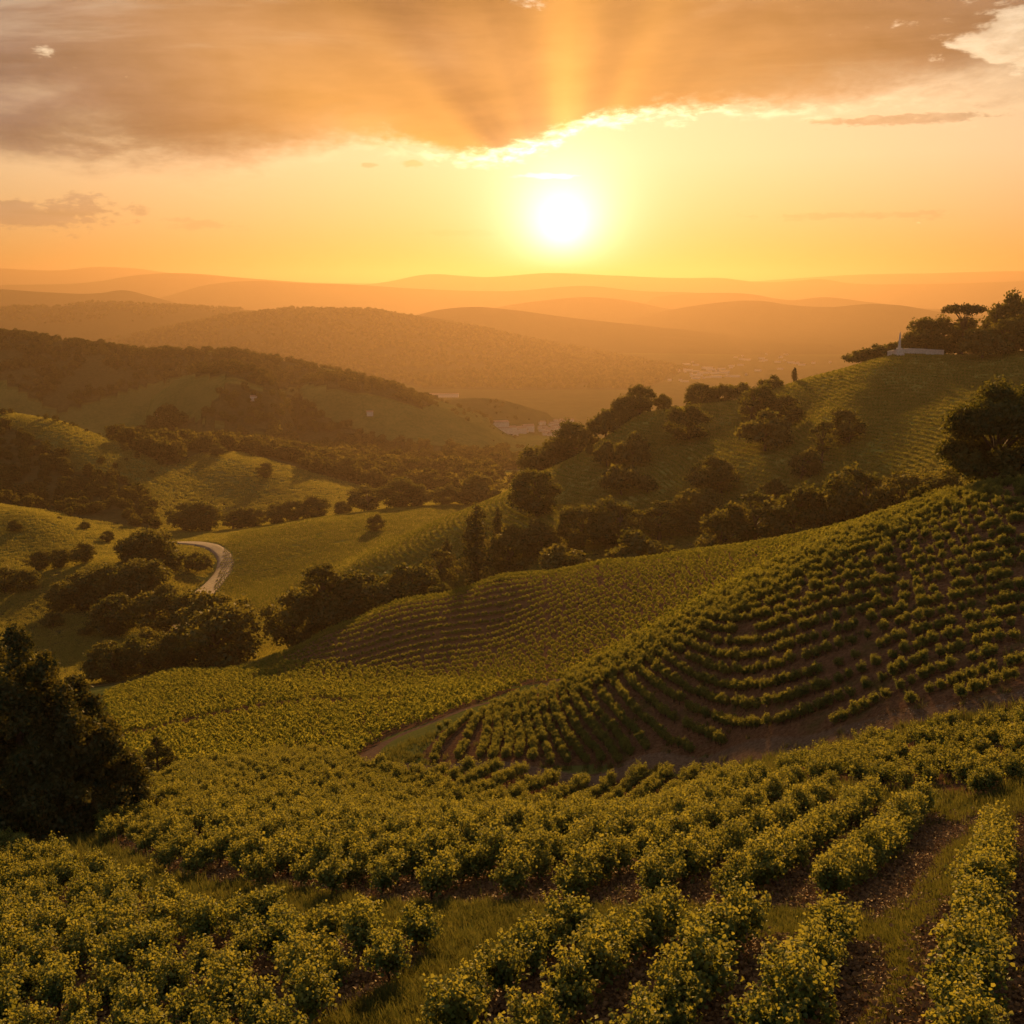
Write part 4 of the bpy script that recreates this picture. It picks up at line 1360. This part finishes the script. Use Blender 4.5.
G1 = 'trees in the hollow behind the vine spur'
G2 = 'trees on the grassy hill'
G3 = 'trees of the hilltop grove'
G4 = 'trees of the hedgerow across the valley'
G5 = 'trees in the left valley'
TL = [
    # beside the near vine blocks
    ('big', 12, 63, 622, .95, 'huge dark conifer filling the left edge beside the vines', None, 1),
    ('big', 96, 67, 752, .95, 'shorter dark conifer leaning out below the huge one at the left edge', None, 1),
    ('pine', 156, 99, 737, 1.05, 'small lone dark conifer between the huge conifer and the vine block', None, 0),
    ('big', 1004, 116, 374, 1.02, 'large spreading oak at the right edge on top of the terraced slope', None, 0),
    ('bush', 925, 120, 484, 1.6, 'low sunlit shrub left of the large oak at the right edge', None, None),
    ('bush', 1012, 109, 468, 1.4, 'green bush at the foot of the large oak at the right edge', None, None),
    # hollow behind the spur, left to right
    ('round', 290, 275, 586, .80, 'dim round tree at the left end of the band behind the spur', G1, 0),
    ('tall', 322, 272, 558, .62, 'tall loose-crowned tree standing above the left end of the band', G1, 1),
    ('round', 346, 274, 574, .95, 'low rounded tree just right of the tall loose-crowned tree', G1, 2),
    ('round', 376, 276, 566, 1.0, 'broad round tree over the foot of the grassy ridge', G1, 3),
    ('round', 408, 276, 563, .95, 'bushy tree half way between the tall loose tree and the cypress', G1, 4),
    ('tall', 441, 268, 549, .58, 'thin tree with bare trunk left of the tall cypress', G1, 0),
    ('cypress', 447, 282, 538, .34, 'blunt dark cypress behind the thin tree with bare trunk', G1, 0),
    ('cypress', 476, 258, 501, .27, 'tall pointed dark cypress rising above the tree band', G1, 1),
    ('cypress', 498, 288, 506, .22, 'short cypress tip showing behind the round trees right of the tall cypress', G1, 0),
    ('round', 508, 268, 524, .66, 'rounded tree right beside the tall cypress', G1, 1),
    ('round', 541, 268, 518, .72, 'second rounded tree right of the tall cypress', G1, 2),
    ('round', 583, 270, 503, .70, 'large dark tree in the streak of sun haze', G1, 0),
    ('round', 622, 268, 497, .72, 'glowing tree at the base of the streak of sun haze', G1, 3),
    ('tall', 660, 268, 500, .80, 'hazy upright tree in the middle of the dark band', G1, 2),
    ('round', 692, 266, 512, .80, 'low crown filling the gap in the middle of the dark band', G1, 4),
    ('round', 724, 262, 498, .72, 'round-topped tree in the dark band below the big hillside shrub', G1, 1),
    ('tall', 756, 258, 491, .85, 'tree with ragged top in the dark band', G1, 0),
    ('round', 797, 252, 478, .80, 'broad tree in the dark band with sunlit top', G1, 2),
    ('round', 832, 246, 488, .85, 'lower tree between two broad trees of the dark band', G1, 0),
    ('round', 869, 240, 464, .78, 'tallest broad tree toward the right of the dark band', G1, 3),
    ('round', 905, 232, 469, .85, 'dark tree second from the right end of the band', G1, 4),
    ('round', 938, 224, 464, .80, 'last tree at the right end of the dark band', G1, 1),
    ('bush', 640, 262, 530, 1.2, 'low undergrowth bush in front of the glowing tree', G1, 0),
    ('bush', 440, 262, 582, 1.3, 'low bush at the foot of the thin tree with bare trunk', G1, 1),
    ('bush', 565, 262, 545, 1.3, 'low bush between the second rounded tree and the large dark tree', G1, 2),
    ('round', 700, 300, 486, .95, 'hazy tree standing behind the middle of the dark band', G1, 4),
    # on the face and crest of the grassy hill
    ('round', 538, 338, 468, .92, 'single dark round tree on the bright lower slope', G2, 4),
    ('round', 722, 318, 452, 1.05, 'big rounded shrub-like tree on the slope above the dark band', G2, 2),
    ('tall', 824, 318, 419, .62, 'tall dark tree leaning up the slope under the bare field', G2, 1),
    ('round', 851, 326, 407, .85, 'round dark tree beside the tall leaning tree on the slope', G2, 0),
    ('round', 803, 312, 446, .80, 'lower tree left of the tall leaning tree on the slope', G2, 3),
    ('bush', 775, 306, 478, 1.4, 'dim bush on the slope just above the dark band', G2, 0),
    ('round', 690, 382, 400, 1.0, 'round tree on the shoulder near the streak of sun haze', G2, 1),
    ('round', 753, 390, 381, .85, 'dark tree at the crest beside a pair of round trees', G2, 3),
    ('round', 786, 379, 392, .90, 'round tree right of the dark crest tree', G2, 0),
    ('bush', 767, 350, 407, 1.5, 'wide bush below the two round crest trees', G2, 1),
    ('bush', 840, 402, 384, 1.1, 'tiny isolated bush on the open striped slope', G2, 2),
    ('cypress', 795, 432, 367, .34, 'tiny cypress standing alone on the skyline', G2, 0),
    ('bush', 772, 438, 374, 1.6, 'low bush on the skyline left of the tiny cypress', G2, 1),
    ('bush', 738, 440, 382, 1.8, 'bush in the skyline hedge', G2, 2),
    ('round', 718, 440, 382, 1.0, 'small tree in the skyline hedge', G2, 1),
    ('round', 702, 442, 382, .95, 'small tree at the left end of the skyline hedge', G2, 4),
    ('round', 641, 424, 384, .80, 'tallest tree on the crest inside the streak of sun haze', G2, 0),
    ('round', 622, 424, 393, .80, 'loose tree left of the tallest crest tree', G2, 2),
    ('round', 664, 428, 393, .90, 'round tree right of the tallest crest tree', G2, 2),
    ('bush', 606, 420, 409, 1.3, 'bush on the crest below the loose tree', G2, 0),
    ('round', 582, 426, 417, .95, 'dark tree at the bend of the crest', G2, 3),
    ('round', 540, 432, 435, .95, 'large tree rising behind the crest at its lower end', G2, 1),
    ('round', 558, 436, 442, .85, 'smaller tree behind the crest right of the large one', G2, 0),
    ('bush', 634, 372, 430, 1.2, 'bush on the upper slope in the sun haze', G2, 1),
    ('bush', 622, 346, 462, 1.3, 'dim bush in the middle of the lower bright slope', G2, 2),
    ('bush', 607, 376, 440, 1.1, 'faint small bush near the crest edge', G2, 0),
    ('bush', 648, 340, 474, 1.2, 'bush low on the slope beside a stony scar', G2, 1),
    ('bush', 590, 392, 444, .9, 'very small bush close to the crest line', G2, 2),
    # hilltop grove
    ('round', 928, 434, 316, .95, 'rounded tree at the left end of the hilltop grove', G3, 0),
    ('round', 946, 438, 313, .95, 'second tree of the hilltop grove', G3, 3),
    ('umbrella', 966, 428, 302, .95, 'flat-topped pine above the hilltop grove', G3, 1),
    ('round', 964, 434, 316, 1.0, 'dense tree under the flat-topped pine of the grove', G3, 2),
    ('bush', 985, 404, 328, 1.4, 'wide bush at the front of the hilltop grove', G3, 0),
    ('pine', 998, 426, 302, .70, 'narrow tree with pointed top in the hilltop grove', G3, 1),
    ('round', 1019, 430, 287, .62, 'tallest tree of the hilltop grove at the right edge', G3, 2),
    ('round', 1008, 412, 316, 1.0, 'dark tree in front of the tallest grove tree', G3, 4),
    ('round', 1034, 414, 312, 1.0, 'grove tree cut by the right edge of the picture', G3, 1),
    ('bush', 910, 436, 335, 1.5, 'small bush right of the pale monument', G3, 1),
    ('bush', 886, 436, 341, 1.6, 'low bush left of the pale monument', G3, 2),
    ('bush', 866, 438, 347, 1.8, 'flat scrub on the skyline farther left of the monument', G3, 0),
    # hedgerow across the valley
    ('round', 182, 545, 501, .95, 'large round tree at the left start of the valley hedgerow', G4, 0),
    ('round', 208, 548, 499, .95, 'second large round tree of the valley hedgerow', G4, 2),
    ('round', 232, 550, 506, .90, 'third tree of the valley hedgerow, lower than the second', G4, 3),
    ('round', 254, 552, 507, .85, 'fourth tree of the valley hedgerow', G4, 1),
    ('round', 276, 556, 503, .85, 'fifth tree of the valley hedgerow', G4, 4),
    ('round', 297, 560, 499, .85, 'sixth tree of the valley hedgerow', G4, 0),
    ('round', 318, 564, 493, .90, 'seventh tree of the valley hedgerow, with a rounded top', G4, 1),
    ('round', 340, 568, 500, .85, 'eighth tree of the valley hedgerow, in a dip', G4, 2),
    ('round', 367, 570, 485, .95, 'prominent round tree in the middle of the valley hedgerow', G4, 3),
    ('round', 400, 580, 476, .90, 'paler tree right of the prominent hedgerow tree', G4, 4),
    ('round', 421, 585, 483, .95, 'low hedgerow tree right of the paler one', G4, 0),
    ('round', 443, 590, 483, .95, 'hedgerow tree near the grassy ridge', G4, 1),
    ('round', 465, 590, 482, .95, 'last but one hedgerow tree before the ridge', G4, 2),
    ('round', 488, 585, 472, .95, 'hedgerow tree rising where the ridge cuts it off', G4, 3),
    ('round', 263, 692, 462, .90, 'lone round tree in the middle of the far sloping field', None, 0),
    ('round', 215, 738, 443, 1.1, 'dark tree at the upper left corner of the far sloping field', None, 2),
    ('round', 373, 468, 513, .95, 'lone small round tree in the valley field', None, 1),
    # left valley
    ('round', 211, 268, 602, 1.02, 'big dome-shaped dark tree at the corner of the rolling vine block', G5, 0),
    ('round', 226, 290, 586, .95, 'tree rising behind the dome-shaped dark tree', G5, 3),
    ('round', 176, 266, 634, .95, 'low rounded tree left of the dome-shaped dark tree', G5, 1),
    ('round', 140, 258, 634, 1.0, 'bushy tree at the upper edge of the rolling vine block', G5, 2),
    ('round', 110, 252, 642, 1.0, 'bushy tree behind the huge left conifer', G5, 4),
    ('round', 150, 285, 622, .95, 'tree behind the bushy tree at the upper edge of the vine block', G5, 3),
    ('round', 112, 316, 595, .95, 'pale green round tree in the left valley', G5, 4),
    ('round', 152, 318, 583, 1.0, 'broad dark tree right of the pale green tree', G5, 1),
    ('round', 185, 312, 590, .95, 'dark tree below the bend of the valley road', G5, 2),
    ('bush', 172, 330, 612, 1.2, 'bush between the broad dark tree and the valley road', G5, 2),
    ('round', 75, 350, 570, 1.0, 'dark tree at the left of the wooded ridge', G5, 0),
    ('round', 98, 352, 563, 1.0, 'tree in the middle of the wooded ridge', G5, 2),
    ('round', 122, 354, 559, 1.0, 'tree toward the right of the wooded ridge', G5, 3),
    ('round', 148, 356, 557, 1.0, 'last tree of the wooded ridge by the road', G5, 4),
    ('round', 60, 345, 582, .9, 'low tree at the foot of the wooded ridge', G5, 1),
    ('round', 128, 388, 532, .95, 'upper left tree of the clump over the valley road', G5, 1),
    ('round', 145, 392, 526, 1.0, 'topmost tree of the clump over the valley road', G5, 0),
    ('round', 163, 396, 532, .95, 'right tree of the clump over the valley road', G5, 3),
    ('bush', 196, 425, 550, 1.3, 'bush on the inside of the road bend', G5, 1),
    ('round', 86, 405, 540, .95, 'round tree behind the wooded ridge', G5, 2),
    ('round', 58, 405, 548, .95, 'round tree left of the one behind the wooded ridge', G5, 4),
    ('round', 34, 405, 548, .9, 'small round tree below the left grassy knoll', G5, 3),
    ('round', 28, 372, 566, 1.0, 'dark tree low at the left edge of the valley', G5, 1),
    ('round', 4, 372, 568, 1.0, 'tree cut by the left edge of the picture, below the knoll', G5, 0),
    ('round', 12, 452, 519, .95, 'round tree standing on the left grassy knoll', G5, 2),
    ('round', 60, 498, 516, 1.0, 'tree behind the crest of the left grassy knoll', G5, 3),
    ('round', 84, 490, 521, .95, 'tree right of the left grassy knoll', G5, 4),
    ('round', 106, 470, 531, 1.0, 'tree at the foot of the wooded slope', G5, 0),
    ('bush', 52, 330, 612, 1.3, 'scrubby bush on the near slope of the lit ridge', G5, 0),
    ('bush', 20, 318, 634, 1.5, 'scrubby bush behind the top of the huge conifer', G5, 1),
    ('bush', 85, 318, 626, 1.3, 'bush in the grass between the pale tree and the lit ridge', G5, 2),
]
for t in TL:
    kind, px, Y, top, wid, lab, grp, var = t
    tree(kind, px, Y, top, wid, lab, grp, var, 2.8 if px == 1004 else .4 if kind == 'big' else -1 if kind == 'round' else 0)

# skyline trees of the far left wooded hill
for px, top, lab in ((8, 329, 'leftmost little tree breaking the skyline of the wooded hill'), (30, 331, 'second little tree on the skyline of the wooded hill'), (46, 334, 'third little tree on the skyline of the wooded hill'), (70, 337, 'fourth little tree on the skyline of the wooded hill'), (84, 339, 'fifth little tree on the skyline of the wooded hill'), (100, 338, 'largest little tree on the skyline of the wooded hill'), (127, 345, 'thin tree right of the largest skyline tree on the wooded hill'), (146, 347, 'round tree at the right end of the wooded hill skyline')):
    tree('round', px, 1300, top, 1.0, lab, 'trees on the far skyline', None)

# ------------------------------------------------------------------ hilltop wall and monument, far buildings
M_STONE = plain_material('pale_stone', (.28, .25, .225), (.38, .345, .31), 2.0, .9, .2)
M_PLASTER = plain_material('pale_plaster', (.30, .27, .235), (.38, .345, .30), .8, .8, .05)
M_TILE = plain_material('roof_tile', (.16, .10, .07), (.23, .15, .11), 1.5, .85, .1)


def bm_obj(name, bm, mat, parent=None, loc=None):
    me = bpy.data.meshes.new(name)
    bm.normal_update(); bm.to_mesh(me); bm.free()
    me.materials.append(mat)
    return link(name, me, parent, loc)


def bm_box(bm, cx, cy_, cz, sx, sy, sz, bevel=0.0, taper=1.0):
    r = bmesh.ops.create_cube(bm, size=1.0)
    vs = r['verts']
    for v in vs:
        k = taper if v.co.z > 0 else 1.0
        v.co = Vector((cx + v.co.x * sx * k, cy_ + v.co.y * sy * k, cz + v.co.z * sz))
    if bevel:
        bmesh.ops.bevel(bm, geom=list({e for v in vs for e in v.link_edges}), offset=bevel, segments=1, affect='EDGES')


# wall: follows the crest
wpx = np.linspace(888, 944, 15)
wp = []
for p in wpx:
    Y = 424.0
    x = u_at(p, 348) * Y
    wp.append((x, Y, float(zq(x, Y))))
bm = bmesh.new(); bc = bmesh.new()
for a, b in zip(wp[:-1], wp[1:]):
    top = 1.9
    for (bmx, z0, z1, th) in ((bm, -1.2, top, .5), (bc, top + .01, top + .28, .75)):
        vs = []
        for p in (a, b):
            for dy in (-th / 2, th / 2):
                for zz in (z0, z1):
                    vs.append(bmx.verts.new((p[0] - wp[7][0], p[1] - wp[7][1] + dy, p[2] - wp[7][2] + zz)))
        for f in ((0, 4, 5, 1), (2, 3, 7, 6), (1, 5, 7, 3), (0, 2, 6, 4), (0, 1, 3, 2), (4, 6, 7, 5)):
            bmx.faces.new([vs[i] for i in f])
w = bm_obj('stone_wall', bm, M_STONE, None, wp[7])
bm_obj('coping', bc, M_STONE, w)
tag(w, 'long low pale stone wall on the hilltop in front of the grove', 'wall')

x = u_at(898, 340) * 423.0
z = float(zq(x, 421.0))
bm = bmesh.new(); bm_box(bm, 0, 0, .2, 3.2, 3.2, 1.4, .06); bm_box(bm, 0, 0, 1.9, 2.0, 2.0, 2.0, .05, .9)
mon = bm_obj('monument', bm, M_STONE, None, (x, 421.0, z))
bm = bmesh.new(); bm_box(bm, 0, 0, 5.6, .9, .9, 5.4, .03, .45)
bmesh.ops.create_cone(bm, segments=8, radius1=.22, radius2=.03, depth=.9, matrix=Matrix.Translation((0, 0, 8.7)))
bm_obj('pillar', bm, M_STONE, mon)
tag(mon, 'slim pale monument pillar on a stepped base beside the hilltop wall', 'monument')


def house_meshes(w, d, h, rh):
    bm = bmesh.new()
    bm_box(bm, 0, 0, h / 2 - .8, w, d, h + 1.6)
    a = bpy.data.meshes.new('house_wall'); bm.to_mesh(a); bm.free(); a.materials.append(M_PLASTER)
    bm = bmesh.new()
    o = .35
    vs = [bm.verts.new(p) for p in ((-w/2-o, -d/2-o, h + .02), (w/2+o, -d/2-o, h + .02), (w/2+o, d/2+o, h + .02), (-w/2-o, d/2+o, h + .02), (-w/2-o, 0, h + rh), (w/2+o, 0, h + rh))]
    for f in ((0, 1, 5, 4), (2, 3, 4, 5), (0, 4, 3), (1, 2, 5), (3, 2, 1, 0)):
        bm.faces.new([vs[i] for i in f])
    b = bpy.data.meshes.new('house_roof'); bm.to_mesh(b); bm.free(); b.materials.append(M_TILE)
    return a, b


HM = [house_meshes(10, 8, 5, 2), house_meshes(14, 9, 6.5, 2.4), house_meshes(9, 9, 8, 2), house_meshes(26, 14, 6, 1.6), house_meshes(40, 18, 7, 1.5)]


def house(px, py, y0, y1, k, label, group, rz=None, s=1.0):
    x, y, z = at(px, py, y0, y1)
    o = link('house' if k < 3 else 'warehouse', None, loc=(x, y, z))
    o.rotation_euler = (0, 0, random.uniform(-.4, .4) if rz is None else rz)
    o.scale = (s, s, s)
    link('wall', HM[k][0], o); link('roof', HM[k][1], o)
    tag(o, label, 'house' if k < 3 else 'warehouse', group)


house(162, 416, 600, 1000, 1, 'pale farmhouse above the far sloping field, the larger of two', None, .2, .62)
house(168, 416, 600, 1000, 0, 'smaller pale farm building beside the far farmhouse', None, -.3, .5)
house(370, 415, 900, 1500, 0, 'pale house on the grassy spur of the middle distance', None, .1, .6)
house(254, 400, 900, 1400, 0, 'faint lone house on the wooded middle slope', None, .1, .6)
house(440, 397, 1300, 2400, 3, 'long pale building under the big hill', None, 0)
house(432, 397, 1300, 2400, 3, 'long pale building left of another under the big hill', None, .1)
house(452, 397, 1300, 2400, 3, 'third long pale building in the row under the big hill', None, 0)
rs = random.Random(5)
for i in range(46):
    px = rs.gauss(556, 13); py = rs.gauss(430, 4.5)
    house(px, py, 1350, 2600, rs.choice((0, 0, 1, 1, 2)), 'tiny pale house in the valley village left of the grassy hill', 'houses of the valley village', None, rs.uniform(.4, .7))
for i, (px, py) in enumerate(((497, 438), (505, 437), (520, 433), (528, 431), (512, 435))):
    house(px, py, 1300, 2600, 3 if i < 2 else 1, 'pale building strung along the lane into the village', 'buildings on the village lane', .3)
for i in range(44):
    px = rs.gauss(703, 18); py = rs.gauss(374, 4.0)
    house(px, py, 1900, 4000, rs.choice((1, 1, 2, 3, 4, 4)), 'tiny pale building of the far town on the plain', 'buildings of the far town', 0, rs.uniform(.4, .7))
for i in range(26):
    px = rs.gauss(775, 30); py = rs.gauss(360, 5.0)
    house(px, py, 2200, 4600, rs.choice((1, 2, 3, 3)), 'tiny building scattered on the plain beyond the far town', 'scattered buildings of the plain', 0, rs.uniform(.4, .7))


# the pale gravel road that bends through the left valley
def ribbon(name, pts, hw, mat, lift):
    P2 = np.asarray(pts); V, Q = [], []
    d = np.gradient(P2, axis=0); d /= np.linalg.norm(d, axis=1, keepdims=True) + 1e-9
    nn_ = np.stack([d[:, 1], -d[:, 0]], 1)
    ks = np.linspace(-1, 1, 9)
    for i in range(len(P2)):
        for k in ks:
            x, y = P2[i] + nn_[i] * hw * k
            zz = max(float(zq(x + a, y + c)) for a in (-.9, 0, .9) for c in (-1.6, 0, 1.6))
            V.append((x, y, zz + lift - .4 * k ** 8))
    for i in range(len(P2) - 1):
        for k in range(8):
            a = i * 9 + k
            Q.append((a, a + 1, a + 10, a + 9))
    return link(name, mesh_from(name, np.array(V), np.array(Q), smooth=True, mats=[mat]))


M_GRAVEL = plain_material('pale_gravel', (.070, .053, .042), (.125, .098, .078), .8, .9, .3)
rd = ribbon('road', ROAD_XY['valley_road'][0], 3.2, M_GRAVEL, .32)
tag(rd, 'pale gravel road bending through the left valley', 'road', None, 'structure')
